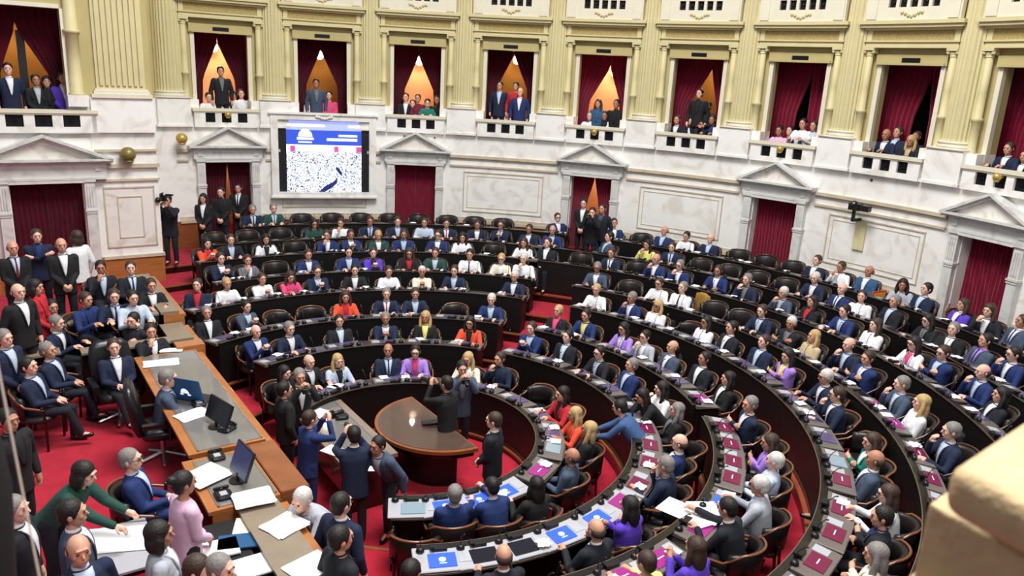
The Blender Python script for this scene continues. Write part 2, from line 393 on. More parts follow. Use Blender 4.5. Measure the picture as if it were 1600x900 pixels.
def pose(sex, p):
    k = sex + p
    if k not in _P:
        sd, ln, wl, wr, hy, hp, hl, hr = POSES[p]
        lg = None
        if p == 'w': lg = [((.09, 0, -.02), (.1, .22, -.40), (.1, .20, -.82), (.11, .34, -.885)), ((.09, 0, -.02), (.1, -.02, -.44), (.1, -.30, -.80), (.115, -.17, -.88))]
        if p == 'l': lg = [((.095, .02, 0), (.13, .43, -.01), (.13, .40, -.45), (.14, .55, -.485)), ((.095, .02, 0), (.09, .45, .04), (.02, .56, -.36), (.0, .70, -.38))]
        _P[k] = build_pose(k, sex, sd, ln, wl, wr, hy, hp, lg, hl, hr)
    return _P[k]
def setm(o, m):
    o.material_slots[0].link = 'OBJECT'; o.material_slots[0].material = m
HEADH = {p: None for p in POSES}
PEOPLE = []
def person(loc, yaw, sex, jac, shirt, tie, hair, style, ps, trous='trouser', specs=False, group=None, scale=None, back=False, skin=None):
    P = pose(sex, ps); o = obj('person', P['body'])
    sc = scale or K * (.97 if sex == 'w' else 1.0) * random.uniform(.98, 1.02)
    o.location = loc; o.rotation_euler = (0, 0, -yaw); o.scale = (sc, sc, sc)
    setm(o, M['skin%d' % (random.choice((0, 0, 1, 1, 2)) if skin is None else skin)])
    def part(n, me, m, mx=None):
        c = obj(n, me, o, mx); setm(c, m); return c
    if jac != '-':
        j = part('jacket', P['jacket'], M['c_' + jac])
        if shirt != '-':
            part('lapels', P['lapels'], M['c_' + jac]); part('shirt_front', P['shirt'], M['c_' + shirt])
            if tie != '-': part('necktie', P['tie'], M['c_' + tie])
    else:
        part('blouse' if sex == 'w' else 'shirt', P['jacket'], M['c_' + shirt])
        if tie != '-': part('necktie', P['tie'], M['c_' + tie])
    part('trousers', P['trousers'], M[trous])
    for q in P['shoes']: part('shoe', q, M['shoe'])
    if hair == 'bd' or style == 'c': part('hair', HAIR['c'], M['h_gr' if hair in ('gr', 'wt') else 'h_br'], P['head'])
    else: part('hair', HAIR[style], M['h_' + hair], P['head'])
    c = obj('eyes', HAIR['eyes'], o, P['head'])
    if specs: obj('eyeglasses', HAIR['specs'], o, P['head'])
    o['category'] = 'person'
    if group: o['group'] = group
    return o
# ------------------------------------------------------------------ the hall: heights (eye level is z = 0)
WELL = -7.62
C = Vector((-1.7, 13.2))                                     # centre of the curved desk rows
RO = [3.13, 4.86, 6.22, 7.82, 9.07, 10.52, 11.66, 12.98]      # radius of each row of seats
TZ = [WELL + .12 + max(0, r - 3.13) * .153 for r in RO]       # floor of each tier
TR = [r - .84 for r in RO] + [99]                             # radius where each tier begins
ND, NN, PA = Vector((.575, -.818)), Vector((.818, .575)), Vector((-6.41, 14.63))   # podium line: along, towards the seats, origin
PZ = -6.52
def st(s, t, z=0.0):
    q = PA + ND * s + NN * t; return Vector((q.x, q.y, z))
TST = lambda p: st(p.x, p.y, p.z)
def pol(r, deg, z=0.0):
    a = R_(deg); return Vector((C.x + r * math.sin(a), C.y + r * math.cos(a), z))
AXIS = 54.9
def a_start(r): return AXIS - math.degrees(math.acos(max(-1, -2.68 / r)))
def bay(k):
    ac = A0 + (k + .5) * DA
    def T(p):
        a = ac + p.x / RW; r = RW + p.y
        return Vector((CX + r * math.sin(a), CY + r * math.cos(a), p.z))
    return T
def grid_ring(bm, r0, r1, a0f, a1f, z, n=70, zb=None):
    """floor ring between two radii, with a riser down to zb at its inner edge"""
    T0, T1, B0, B1 = [], [], [], []
    nr = 3
    rows = []
    for j in range(nr + 1):
        r = r0 + (r1 - r0) * j / nr; a0, a1 = a0f(r), a1f(r)
        rows.append([bm.verts.new(pol(r, a0 + (a1 - a0) * i / n, z)) for i in range(n + 1)])
    for a, b in zip(rows, rows[1:]):
        for i in range(n): bm.faces.new((a[i], a[i + 1], b[i + 1], b[i]))
def ring_solid(bm, r0, r1, a0, a1, z0, z1, step=2.0):
    n = max(1, int(math.ceil(abs(a1 - a0) / step))); rg = []
    for i in range(n + 1):
        a = a0 + (a1 - a0) * i / n; rg.append([bm.verts.new(pol(r, a, z)) for r, z in ((r0, z0), (r1, z0), (r1, z1), (r0, z1))])
    for a, b in zip(rg, rg[1:]):
        for j in range(4): bm.faces.new((a[j], a[(j + 1) % 4], b[(j + 1) % 4], b[j]))
    bm.faces.new(rg[0][::-1]); bm.faces.new(rg[-1])
# floor: well, tiers, their wooden risers
bm = NB()
box(bm, (-14, -2, WELL - .2), (15, 30, WELL)); struct('floor', bm, M['carpet'])
END = lambda r: 200.0
def a_end(r): return AXIS + math.degrees(math.acos(max(-1, -2.68 / r))) + 20
for k, r in enumerate(RO):
    r1 = TR[k + 1] if k < 7 else 15.0
    bm = NB(); grid_ring(bm, TR[k], r1 + .0, a_start, a_end, TZ[k]); struct('floor', bm, M['carpet'])
    zb = TZ[k - 1] if k else WELL
    bm = NB(); ring_solid(bm, TR[k] - .03, TR[k] + .02, a_start(TR[k]), a_end(TR[k]), zb - .02, TZ[k] - .0, 2); struct('trim_%d' % (k + 1), bm, M['dwood'])
    bm = NB(); ring_solid(bm, TR[k] - .045, TR[k] + .03, a_start(TR[k]), a_end(TR[k]), TZ[k] - .03, TZ[k] + .008, 2); struct('trim_%d' % (k + 11), bm, M['owood2'])
# ------------------------------------------------------------------ back wall, bay by bay
BAYS = list(range(-1, 10))
def bayname(k):
    return 'left of the screen' if k < 0 else 'above the screen' if k == 0 else ['first', 'second', 'third', 'fourth', 'fifth', 'sixth', 'seventh', 'eighth', 'ninth'][k - 1] + ' right of the screen'
OW, OT, OB = .80, .71, -2.1          # window opening half width, top, bottom
def wallset(T, hw, door, ow=OW, x0=None, x1=None, dw=.71, dt=-3.22, oc=0, dc=0, ent=True, top=4.2):
    """one bay of wall. hw = half width; oc/dc = centres of window and door"""
    x0 = -hw if x0 is None else x0; x1 = hw if x1 is None else x1
    U = NB()                                             # ochre upper wall with the window hole
    cbox(U, x0, oc - ow, .0, .35, -1.3, top, T); cbox(U, oc + ow, x1, .0, .35, -1.3, top, T); cbox(U, oc - ow, oc + ow, .0, .35, OT, top, T)
    struct('wall_back', U, M['yellow'])
    W = NB()                                             # marble lower wall with the door hole
    cbox(W, x0, oc - ow, -.34, .35, OB, -1.3, T); cbox(W, oc + ow, x1, -.34, .35, OB, -1.3, T)
    if door:
        cbox(W, x0, dc - dw, -.34, .35, -5.1, OB, T); cbox(W, dc + dw, x1, -.34, .35, -5.1, OB, T); cbox(W, dc - dw, dc + dw, -.34, .35, dt, OB, T)
    else: cbox(W, x0, x1, -.34, .35, -5.1, OB, T)
    struct('wall_back', W, M['marble'])
    B = NB()
    segs = [(x0, dc - dw), (dc + dw, x1)] if door else [(x0, x1)]
    for a, b in segs: cbox(B, a, b, -.38, .3, WELL, -5.13, T)
    struct('baseboard_back', B, M['owood2'])
    B = NB()
    for a, b in segs:
        cbox(B, a, b, -.42, -.3, -5.16, -5.06, T); cbox(B, a, b, -.37, -.3, -5.06, -4.96, T)
    struct('trim_back', B, M['mould'])
    B = NB()
    ds = [(x0, dc - dw - .5), (dc + dw + .5, x1)] if door else [(x0, x1)]
    for a, b in ds:
        if b <= a: continue
        cbox(B, a, b, -.43, -.3, -2.90, -2.81, T); cbox(B, a, b, -.38, -.3, -2.96, -2.90, T)
        cbox(B, a, b, -.40, -.3, -3.20, -3.14, T)
    struct('trim_back', B, M['mould'])
    P = NB()                                              # framed marble panels
    ps = [(x0 + .02, dc - dw - .48), (dc + dw + .48, x1 - .02)] if door else [(x0 + .14, x1 - .14)]
    for a, b in ps:
        if b - a < .5: continue
        for o, w, y in ((.0, .035, -.365), (.14, .02, -.352)):
            cbox(P, a + o, b - o, y, -.33, -3.36 - o - w, -3.36 - o, T); cbox(P, a + o, b - o, y, -.33, -4.76 + o, -4.76 + o + w, T)
            cbox(P, a + o, a + o + w, y, -.33, -4.76 + o, -3.36 - o, T); cbox(P, b - o - w, b - o, y, -.33, -4.76 + o, -3.36 - o, T)
    struct('trim_back', P, M['mould'])
def curtain_me(name, T, x_out, xin_top, xin_fn, z0, z1, y0, m, folds=7, amp=.035):
    bm = NB(); nz, nu = 16, folds * 6; g = []
    for i in range(nz + 1):
        z = z1 + (z0 - z1) * i / nz; xi = xin_fn(z); row = []
        wd = abs(xi - x_out)
        for j in range(nu + 1):
            u = j / nu; x = x_out + (xi - x_out) * u
            am = amp * (0.75 + .5 * min(1, abs(xin_top - x_out) / max(wd, .05) - 1))
            y = y0 + am * math.sin(u * folds * 2 * PI + .6 * math.sin(i * .5)) + .01 * math.sin(u * 31 + i)
            row.append((x, y, z))
        g.append(row)
    F = [[bm.verts.new(T(Vector(p))) for p in r] for r in g]; Bk = [[bm.verts.new(T(Vector((p[0], p[1] + .02, p[2])))) for p in r] for r in g]
    for i in range(nz):
        for j in range(nu):
            bm.faces.new((F[i][j], F[i][j + 1], F[i + 1][j + 1], F[i + 1][j])); bm.faces.new((Bk[i][j], Bk[i + 1][j], Bk[i + 1][j + 1], Bk[i][j + 1]))
        bm.faces.new((F[i][0], F[i + 1][0], Bk[i + 1][0], Bk[i][0])); bm.faces.new((F[i][nu], Bk[i][nu], Bk[i + 1][nu], F[i + 1][nu]))
    return me_from(bm, name, m, True)
def drapes(T, oc, ow, z0, z1, y, apex, gapl, gapr, xc, m, where, group, zk=None):
    """two drapes that meet at (xc, apex) and part below it"""
    for s, g, side in ((-1, gapl, 'left'), (1, gapr, 'right')):
        def fn(z, s=s, g=g):
            t = max(0, apex - z) / 1.12; t = min(1, t) + max(0, t - 1) * .12
            return xc + s * g * t
        o = obj('curtain', curtain_me('curtain', T, oc + s * ow, xc, fn, z0, z1, y, m, folds=7))
        tag(o, '%s burgundy velvet drape, pulled aside, in the %s' % (side, where) if max(gapl, gapr) > .05 else '%s burgundy velvet drape, drawn closed, in the %s' % (side, where), 'curtain', group)
LAMPS = []
def boxroom(T, oc, ow, z0, z1, m, lit, lx=0, lz=None, yf=-.15):
    lz = z1 - .3 if lz is None else lz
    """the little room behind an opening: floor, side walls, back wall, ceiling"""
    B = NB()
    w = ow + .5; d = 2.2
    box(B, (oc - w, d, z0 - .1), (oc + w, d + .1, z1 + .6), T); box(B, (oc - w - .1, .35, z0 - .1), (oc - w, d, z1 + .6), T); box(B, (oc + w, .35, z0 - .1), (oc + w + .1, d, z1 + .6), T)
    box(B, (oc - w, .3, z1 + .5), (oc + w, d, z1 + .6), T)
    struct('wall_box', B, m)
    B = NB(); box(B, (oc - w, yf, z0 - .1), (oc + w, d, z0), T); struct('floor_box', B, M['carpet'])
    if lit:
        l = bpy.data.lights.new('room_lamp', 'POINT'); l.energy = lit; l.color = (1, .84, .62); l.shadow_soft_size = .12
        o = bpy.data.objects.new('room_lamp', l); COL.objects.link(o); o.location = T(Vector((oc + lx, 1.15, lz + .1)))
        b = NB(); lathe(b, [(.03, .16), (.10, .10), (.13, .0), (.10, -.10), (.03, -.14)], lambda p: T(Vector((oc + lx + p.x, 1.65 + p.y, lz + p.z))), 14)
        g = mk('globe_lamp', b, M['lamp'], None, True)
        b = NB(); tube(b, [T(Vector((oc + lx, 1.65, lz + .12))), T(Vector((oc + lx, 1.65, z1 + .5)))], .012, 6); mk('stem', b, M['black'], g)
        return g
def balcony(T, oc, hw, name_tag, group, n=3, sq=.15, sp=.5, zt=-1.55, y=-.50):
    root = empty('balcony_parapet'); tag(root, None, 'balcony', group); root['label'] = name_tag
    b = NB(); cbox(b, oc - hw, oc + hw, y - .03, y + .17, zt - .09, zt, T); cbox(b, oc - hw + .03, oc + hw - .03, y, y + .14, zt - .13, zt - .09, T); mk('handrail', b, M['cream'], root)
    b = NB(); cbox(b, oc - hw + .05, oc + hw - .05, y + .02, y + .14, zt - .58, zt - .43, T)
    xs = [oc + (i - (n - 1) / 2) * sp for i in range(n)]
    ed = [oc - hw + .05] + sum([[x - sq, x + sq] for x in xs], []) + [oc + hw - .05]
    for i in range(0, len(ed), 2): cbox(b, ed[i], ed[i + 1], y + .02, y + .14, zt - .43, zt - .13, T)
    mk('panel', b, M['marble'], root)
    for x in xs:
        b = NB(); cbox(b, x - sq, x + sq, y + .09, y + .12, zt - .43, zt - .13, T)
        for q in range(8):
            a = q * PI / 4; box(b, (x + .055 * math.cos(a) - .012, y + .07, zt - .28 + .055 * math.sin(a) - .012), (x + .055 * math.cos(a) + .012, y + .09, zt - .28 + .055 * math.sin(a) + .012), T)
        ball(b, T(Vector((x, y + .09, zt - .28))), .03, 8, 6)
        mk('grille', b, M['dgrille'], root)
    return root
def colonnette(T, x, z0, z1, label, r=.098, y=-.14, group='slim columns framing the gallery windows'):
    h = z1 - z0; P = lambda p: T(Vector((x + p.x, y + p.y, p.z)))
    root = empty('window_column'); tag(root, label, 'column', group)
    zr = z0 + h * .36
    b = NB(); lathe(b, [(r * 1.3, z0 + .04), (r * 1.3, z0 + .08), (r * 1.05, z0 + .1), (r * 1.03, zr - .05), (r * 1.3, zr - .03), (r * 1.32, zr + .03), (r, zr + .05), (r * .97, z0 + h * .6), (r * .86, z1 - .2)], P, 14); mk('shaft', b, M['yellow2'], root, True)
    b = NB(); lathe(b, [(r * .85, z1 - .22), (r * 1.05, z1 - .20), (r * .95, z1 - .17), (r * 1.15, z1 - .1)], P, 14)
    for s in (-1, 1):
        for u in (-1, 1): ball(b, P(Vector((s * r * 1.2, u * r * .8, z1 - .11))), (.05, .05, .05), 8, 6)
    cbox(b, x - r * 1.5, x + r * 1.5, y - r * 1.4, y + r * 1.4, z1 - .07, z1, T)
    mk('capital', b, M['yellow2'], root)
    b = NB(); cbox(b, x - r * 1.55, x + r * 1.55, y - r * 1.5, y + r * 1.5, z0 - .24, z0 + .04, T); mk('pedestal', b, M['marble'], root)
def entab(T, oc, hw, lbl, up=True, zs=1.13):
    k = zs - 1.13
    root = empty('window_entablature'); tag(root, lbl, 'entablature', 'stone entablatures over the gallery windows')
    b = NB(); cbox(b, oc - hw - .03, oc + hw + .03, -.27, .02, 1.13 + k, 1.19 + k, T); cbox(b, oc - hw, oc + hw, -.24, .02, 1.19 + k, 1.27 + k, T); cbox(b, oc - hw - .04, oc + hw + .04, -.29, .02, 1.27 + k, 1.31 + k, T); mk('architrave', b, M['yellow2'], root)
    b = NB(); cbox(b, oc - hw + .14, oc + hw - .14, -.21, .02, 1.31 + k, 1.56 + k, T); mk('frieze', b, M['frieze'], root)
    b = NB()
    for s in (-1, 1): cbox(b, oc + s * (hw - .07) - .07, oc + s * (hw - .07) + .07, -.24, .02, 1.31 + k, 1.56 + k, T)
    cbox(b, oc - hw - .05, oc + hw + .05, -.30, .02, 1.56 + k, 1.62 + k, T); cbox(b, oc - hw - .13, oc + hw + .13, -.42, .02, 1.62 + k, 1.70 + k, T); cbox(b, oc - hw - .18, oc + hw + .18, -.48, .02, 1.70 + k, 1.79 + k, T); mk('cornice', b, M['yellow2'], root)
    b = NB(); cbox(b, oc - .95, oc + .95, -.10, .02, OT + k, .97 + k, T); cbox(b, oc - .9, oc + .9, -.14, .02, OT + k - .0, OT + .06 + k, T); mk('lintel', b, M['yellow'], root)
    b = NB(); cbox(b, oc - .24, oc + .24, -.13, -.09, .77 + k, .89 + k, T); mk('vent', b, M['dgrille'], root)
def pediment(T, oc, hw, dw, lbl, zb=-2.72, za=-2.09, dt=-3.22):
    root = empty('door_surround'); tag(root, lbl, 'door surround', 'marble door surrounds with pediments')
    for s in (-1, 1):
        b = NB(); x = oc + s * (dw + .15)
        cbox(b, x - .125, x + .125, -.50, -.30, -5.75, -3.12, T); cbox(b, x - .15, x + .15, -.53, -.30, -5.75, -5.5, T)
        cbox(b, x - .15, x + .15, -.53, -.30, -3.98, -3.93, T); cbox(b, x - .14, x + .14, -.52, -.30, -4.04, -4.01, T); cbox(b, x - .15, x + .15, -.54, -.30, -3.2, -3.12, T)
        for q in (-.06, 0, .06): cbox(b, x + q - .012, x + q + .012, -.52, -.48, -3.85, -3.3, T)
        mk('jamb', b, M['marble2'], root)
    b = NB(); cbox(b, oc - hw + .16, oc + hw - .16, -.50, -.30, -3.12, zb - .08, T); cbox(b, oc - dw - .02, oc + dw + .02, -.54, -.30, dt, dt + .07, T)
    cbox(b, oc - hw + .2, oc + hw - .2, -.54, -.30, -3.14, -3.08, T)
    for s in (-1, 1): cbox(b, oc + s * (hw - .36) - .07, oc + s * (hw - .36) + .07, -.53, -.3, zb - .30, zb - .14, T)
    mk('lintel', b, M['marble2'], root)
    b = NB(); cbox(b, oc - hw, oc + hw, -.72, -.30, zb - .03, zb + .03, T); cbox(b, oc - hw + .07, oc + hw - .07, -.62, -.30, zb - .08, zb - .03, T)
    # raking mouldings
    for s in (-1, 1):
        for (o, th, y) in ((0, .07, -.72), (-.07, .06, -.64)):
            P = [Vector((oc + s * hw, 0, zb + .03 + o)), Vector((oc, 0, za + o)), Vector((oc, 0, za - th + o)), Vector((oc + s * (hw - .02), 0, zb + .03 - th + o))]
            f = [b.verts.new(T(Vector((p.x, y, p.z)))) for p in P]; g = [b.verts.new(T(Vector((p.x, -.3, p.z)))) for p in P]
            b.faces.new(f); b.faces.new(g[::-1])
            for i in range(4): b.faces.new((f[i], f[(i + 1) % 4], g[(i + 1) % 4], g[i]))
    mk('pediment', b, M['marble2'], root)
    b = NB(); P = [Vector((oc - hw + .1, -.52, zb)), Vector((oc + hw - .1, -.52, zb)), Vector((oc, -.52, za - .1))]
    f = [b.verts.new(T(p)) for p in P]; g = [b.verts.new(T(p + Vector((0, .2, 0)))) for p in P]; b.faces.new(f); b.faces.new(g[::-1])
    for i in range(3): b.faces.new((f[i], f[(i + 1) % 3], g[(i + 1) % 3], g[i]))
    mk('tympanum', b, M['marble3'], root)
CURT = {-1: (.45, .46, .46, .02, 1, 80), 0: (.40, .46, .50, .0, 0, 30), 1: (.38, .44, .50, 0, 1, 80), 2: (.60, .52, .48, 0, 0, 40), 3: (.34, .58, .40, .04, 1, 80), 4: (.40, .60, .26, .14, 0, 26), 5: (.42, .30, .02, .02, -1, 0), 6: (.50, .28, .12, .1, -1, 0), 7: (.5, .5, .2, .15, -1, 0), 8: (.4, .3, .3, 0, -1, 0), 9: (.4, .3, .3, 0, -1, 0)}
hwb = RW * DA / 2
for k in BAYS:
    T = bay(k); door = k % 2 != 0 or k == -1
    wallset(T, hwb, door)
    bn = bayname(k); wn = 'window ' + bn
    ap, gl, gr, xc, kind, en = CURT[k]
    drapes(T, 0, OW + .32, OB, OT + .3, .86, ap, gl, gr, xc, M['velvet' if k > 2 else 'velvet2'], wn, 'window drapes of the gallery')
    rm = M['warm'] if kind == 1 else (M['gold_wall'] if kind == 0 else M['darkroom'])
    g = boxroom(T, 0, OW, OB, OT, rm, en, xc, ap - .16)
    if g: tag(g, 'glowing globe lamp seen between the drapes of the ' + wn, 'lamp', 'globe lamps behind the drapes')
    if k != 0: balcony(T, 0, 1.04, 'white marble parapet with three square grilles under the ' + wn, 'marble parapets of the gallery')
    for s, sd in ((-1, 'left'), (1, 'right')):
        colonnette(T, s * 1.12, -1.43, 1.13, 'slim pale column on the %s side of the %s' % (sd, wn))
        b = NB(); cbox(b, s * (OW + .05) - .06, s * (OW + .05) + .06, -.05, .1, -1.5, OT, T); struct('trim_window', b, M['cream'])
    entab(T, 0, 1.24, 'carved ochre entablature above the ' + wn)
    # upper gallery parapet
    root = empty('upper_parapet'); tag(root, 'cream upper parapet with five small grilles, high above the ' + wn, 'balcony', 'upper gallery parapets')
    b = NB(); cbox(b, -1.28, 1.28, -.44, -.30, 1.79, 2.10, T); xs = [(i - 2) * .29 for i in range(5)]; ed = [-1.28] + sum([[x - .1, x + .1] for x in xs], []) + [1.28]
    for i in range(0, len(ed), 2): cbox(b, ed[i], ed[i + 1], -.44, -.30, 2.10, 2.36, T)
    cbox(b, -1.28, 1.28, -.44, -.30, 2.36, 2.5, T); cbox(b, -1.32, 1.32, -.48, -.26, 2.5, 2.58, T)
    for s in (-1, 1): cbox(b, s * 1.1 - .14, s * 1.1 + .14, -.47, -.42, 1.82, 2.5, T)
    mk('panel', b, M['cream'], root)
    b = NB(); 
    for i in range(7): ball(b, T(Vector(((i - 3) * .09, -.45, 1.93 + .05 * math.cos(i * 1.1)))), (.05, .04, .05), 8, 6)
    mk('carved_crest', b, M['yellow2'], root)
    for x in xs:
        b = NB(); cbox(b, x - .1, x + .1, -.36, -.32, 2.1, 2.36, T); ball(b, T(Vector((x, -.37, 2.23))), .04, 8, 6); mk('grille', b, M['dgrille'], root)
    if door:
        pediment(T, 0, 1.24, .71, 'white marble surround and pediment of the door %s' % bn)
        dn = 'doorway ' + bn
        if k == 3:
            drapes(T, 0, .71, -5.75, -3.22, .0, -3.3, .27, .24, .02, M['velvet'], dn, 'door drapes'); g = boxroom(T, 0, .71, -5.75, -3.22, M['warm'], 16, .05)
        elif k == -1:
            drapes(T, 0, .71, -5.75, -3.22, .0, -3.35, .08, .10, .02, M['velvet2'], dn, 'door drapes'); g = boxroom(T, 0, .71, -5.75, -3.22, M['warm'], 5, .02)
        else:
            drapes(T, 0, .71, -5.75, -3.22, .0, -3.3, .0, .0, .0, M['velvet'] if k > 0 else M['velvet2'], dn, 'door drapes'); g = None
        if g: tag(g, 'glowing lamp seen through the drapes of the ' + dn, 'lamp', 'globe lamps behind the drapes')
# big fluted columns on marble pedestals
T = bay(-2)
B = NB(); cbox(B, -1.0, hwb, .0, .35, -1.3, 4.2, T); struct('wall_back', B, M['yellow'])
B = NB(); cbox(B, -1.0, hwb, -.34, .35, -5.1, -1.3, T); struct('wall_back', B, M['marble'])
B = NB(); cbox(B, -1.0, hwb, -.38, .3, WELL, -5.1, T); struct('baseboard_back', B, M['owood2'])
for k in range(-1, 11):
    T = bay(k - .5); nm = 'fluted column ' + ('at the far left, beside the pier' if k == -1 else 'left of the window ' + bayname(k) if k < 10 else 'past the ninth window')
    root = empty('fluted_column'); tag(root, 'tall pale ochre ' + nm, 'column', 'tall fluted columns of the hall')
    b = NB(); prof = [(.40, -1.06), (.385, -1.0), (.385, 1.0), (.375, 2.4), (.36, 4.2)]
    lathe(b, prof, lambda p: T(Vector((p.x, p.y, p.z))), 48, 1, .065); mk('shaft', b, M['yellow2'], root)
    b = NB(); lathe(b, [(.47, -1.22), (.48, -1.19), (.47, -1.15), (.43, -1.14), (.43, -1.12), (.46, -1.10), (.46, -1.08), (.41, -1.06)], lambda p: T(p), 32); cbox(b, -.5, .5, -.5, .3, -1.27, -1.22, T); mk('base', b, M['cream'], root, True)
    b = NB(); cbox(b, -.5, .5, -.47, .2, -2.05, -1.27, T); cbox(b, -.54, .54, -.5, .2, -2.12, -2.05, T); mk('pedestal', b, M['marble'], root)
    b = NB(); cbox(b, -.42, .42, -.05, .1, -1.25, 4.2, T); struct('wall_back', b, M['yellow'])
# ------------------------------------------------------------------ big screen on the wall
_ac = A0 + .5 * DA
SO = Vector((CX + RW * math.sin(_ac), CY + RW * math.cos(_ac), 0)); ST_, SN_ = Vector((math.cos(_ac), -math.sin(_ac), 0)), Vector((math.sin(_ac), math.cos(_ac), 0))
TS = lambda p: SO + ST_ * p.x + SN_ * p.y + Vector((0, 0, p.z))
root = empty('video_screen'); tag(root, 'large video wall screen in a white marble frame, showing the chamber', 'screen')
b = NB()
for (x0, x1, z0, z1) in ((-1.70, -1.47, -4.36, -1.62), (1.47, 1.70, -4.36, -1.62), (-1.47, 1.47, -1.84, -1.62), (-1.47, 1.47, -4.36, -4.21)): box(b, (x0, -.62, z0), (x1, -.3, z1), TS)
box(b, (-1.76, -.68, -1.66), (1.76, -.3, -1.60), TS); box(b, (-1.74, -.66, -4.40), (1.74, -.3, -4.34), TS)
for i in range(7): ball(b, TS(Vector(((i - 3) * .08, -.66, -1.74 + .03 * math.cos(i)))), (.05, .04, .05), 8, 6)
mk('frame', b, M['marble'], root)
b = NB(); box(b, (-1.47, -.50, -4.21), (1.47, -.4, -1.84), TS); mk('bezel', b, M['black'], root)
def crowd_mat():
    m = bpy.data.materials.new('crowd_picture'); m.use_nodes = True; nt = m.node_tree; bs = nt.nodes['Principled BSDF']; L = nt.links
    tc = nt.nodes.new('ShaderNodeTexCoord'); v = nt.nodes.new('ShaderNodeTexVoronoi'); v.inputs['Scale'].default_value = 32; L.new(tc.outputs['Object'], v.inputs['Vector'])
    r = nt.nodes.new('ShaderNodeValToRGB'); e = r.color_ramp.elements; r.color_ramp.interpolation = 'CONSTANT'
    e[0].position = 0; e[0].color = (*lin((236, 240, 252)), 1); e[1].position = .42; e[1].color = (*lin((196, 214, 236)), 1)
    for p_, c_ in ((.52, (120, 146, 178)), (.66, (40, 56, 104)), (.80, (226, 230, 246)), (.95, (206, 160, 196))): x = e.new(p_); x.color = (*lin(c_), 1)
    sp = nt.nodes.new('ShaderNodeSeparateColor'); L.new(v.outputs['Color'], sp.inputs[0]); L.new(sp.outputs[0], r.inputs[0])
    L.new(r.outputs[0], bs.inputs['Emission Color']); L.new(r.outputs[0], bs.inputs['Base Color']); bs.inputs['Emission Strength'].default_value = .85
    return m
M['crowd'] = crowd_mat()
M['s_lav'] = mat('screen_lavender', (150, 160, 236), .4, emit=.9); M['s_blue'] = mat('screen_blue', (44, 72, 178), .4, emit=.9); M['s_white'] = mat('screen_white', (236, 244, 255), .4, emit=1.0)
M['s_rose'] = mat('screen_rose', (186, 70, 140), .4, emit=.8); M['s_navy'] = mat('screen_navy', (30, 34, 96), .4, emit=.8); M['s_pale'] = mat('screen_pale', (214, 222, 248), .4, emit=.9)
def sp_(x0, x1, z0, z1, m, y=-.515, nm='picture'):
    b = NB(); box(b, (x0, y, z0), (x1, -.5, z1), TS); return mk(nm, b, m, root)
pic = sp_(-1.22, 1.22, -4.20, -2.72, M['crowd'])
sp_(-1.22, 1.22, -2.16, -1.86, M['s_lav'], nm='title_band'); sp_(-1.22, 1.22, -2.66, -2.16, M['s_blue'], nm='blue_band'); sp_(-1.22, 1.22, -2.86, -2.64, M['s_white'], -.518, 'white_band')
b = NB(); box(b, (-1.18, -.525, -2.06), (.02, -.5, -1.97), TS); box(b, (.78, -.525, -2.06), (1.16, -.5, -1.97), TS); box(b, (.46, -.525, -2.36), (1.08, -.5, -2.29), TS); box(b, (.08, -.525, -2.5), (1.08, -.5, -2.41), TS)
box(b, (-.88, -.525, -2.48), (-.34, -.5, -2.40), TS); box(b, (-.84, -.525, -2.58), (-.40, -.5, -2.53), TS)
n = 18; vs = [b.verts.new(TS(Vector((-.61 + .23 * math.cos(PI * i / n), -.525, -2.38 + .26 * math.sin(PI * i / n))))) for i in range(n + 1)]; b.faces.new(vs)
mk('caption_marks', b, M['s_pale'], root)
b = NB()
for x0, x1 in ((-1.1, -.94), (.32, .46), (1.04, 1.22)): box(b, (x0, -.53, -2.86), (x1, -.5, -2.68), TS)
mk('rose_blocks', b, M['s_rose'], root)
b = NB(); vs = [(-.2, -4.2), (.02, -4.0), (.28, -3.86), (.42, -3.72), (.40, -3.9), (.24, -4.06), (.0, -4.2)]; f = [b.verts.new(TS(Vector((x, -.53, z)))) for x, z in vs]; b.faces.new(f)
vs = [(.38, -3.34), (.48, -3.42), (.58, -3.56), (.56, -3.66), (.46, -3.56), (.36, -3.42)]; f = [b.verts.new(TS(Vector((x, -.53, z)))) for x, z in vs]; b.faces.new(f)
mk('dark_shapes', b, M['s_navy'], root)

# ------------------------------------------------------------------ side wall at the left (beside the podium)
Q = Vector((-9.9, 21.3, 0)); SX, SY = Vector((-.818, -.575, 0)), Vector((-.575, .818, 0))
TQ = lambda p: Q + SX * p.x + SY * p.y + Vector((0, 0, p.z))
def side(x0, x1, y0, y1, z0, z1, b): box(b, (x0, y0, z0), (x1, y1, z1), TQ)
DC, DW, DT = 2.66, .81, -3.33
WC, WW = 3.45, 1.45
b = NB(); side(.0, WC - WW, .0, .4, -1.15, 4.2, b); side(WC + WW, 7, .0, .4, -1.15, 4.2, b); side(WC - WW, WC + WW, .0, .4, .95, 4.2, b); struct('wall_left', b, M['yellow'])
b = NB(); side(0, WC - WW, -.02, 1.6, -2.05, -1.15, b); side(WC + WW, 7, 0, .4, -2.05, -1.15, b); side(0, 1.55, -.02, .5, -5.4, -2.05, b); side(1.55, DC - DW, .0, .4, -5.4, -2.05, b); side(DC - DW, DC + DW, .0, .4, DT, -2.05, b); side(DC + DW, 7, .0, .4, -5.4, -2.05, b)
struct('wall_left', b, M['marble'])
b = NB(); side(-.02, DC - DW, -.06, .45, WELL, -5.4, b); side(DC + DW, 7, -.05, .4, WELL, -5.4, b); struct('baseboard_left', b, M['owood'])
b = NB(); box(b, (0, .5, WELL), (.3, 3.2, -1.15), TQ); struct('wall_left', b, M['marble'])
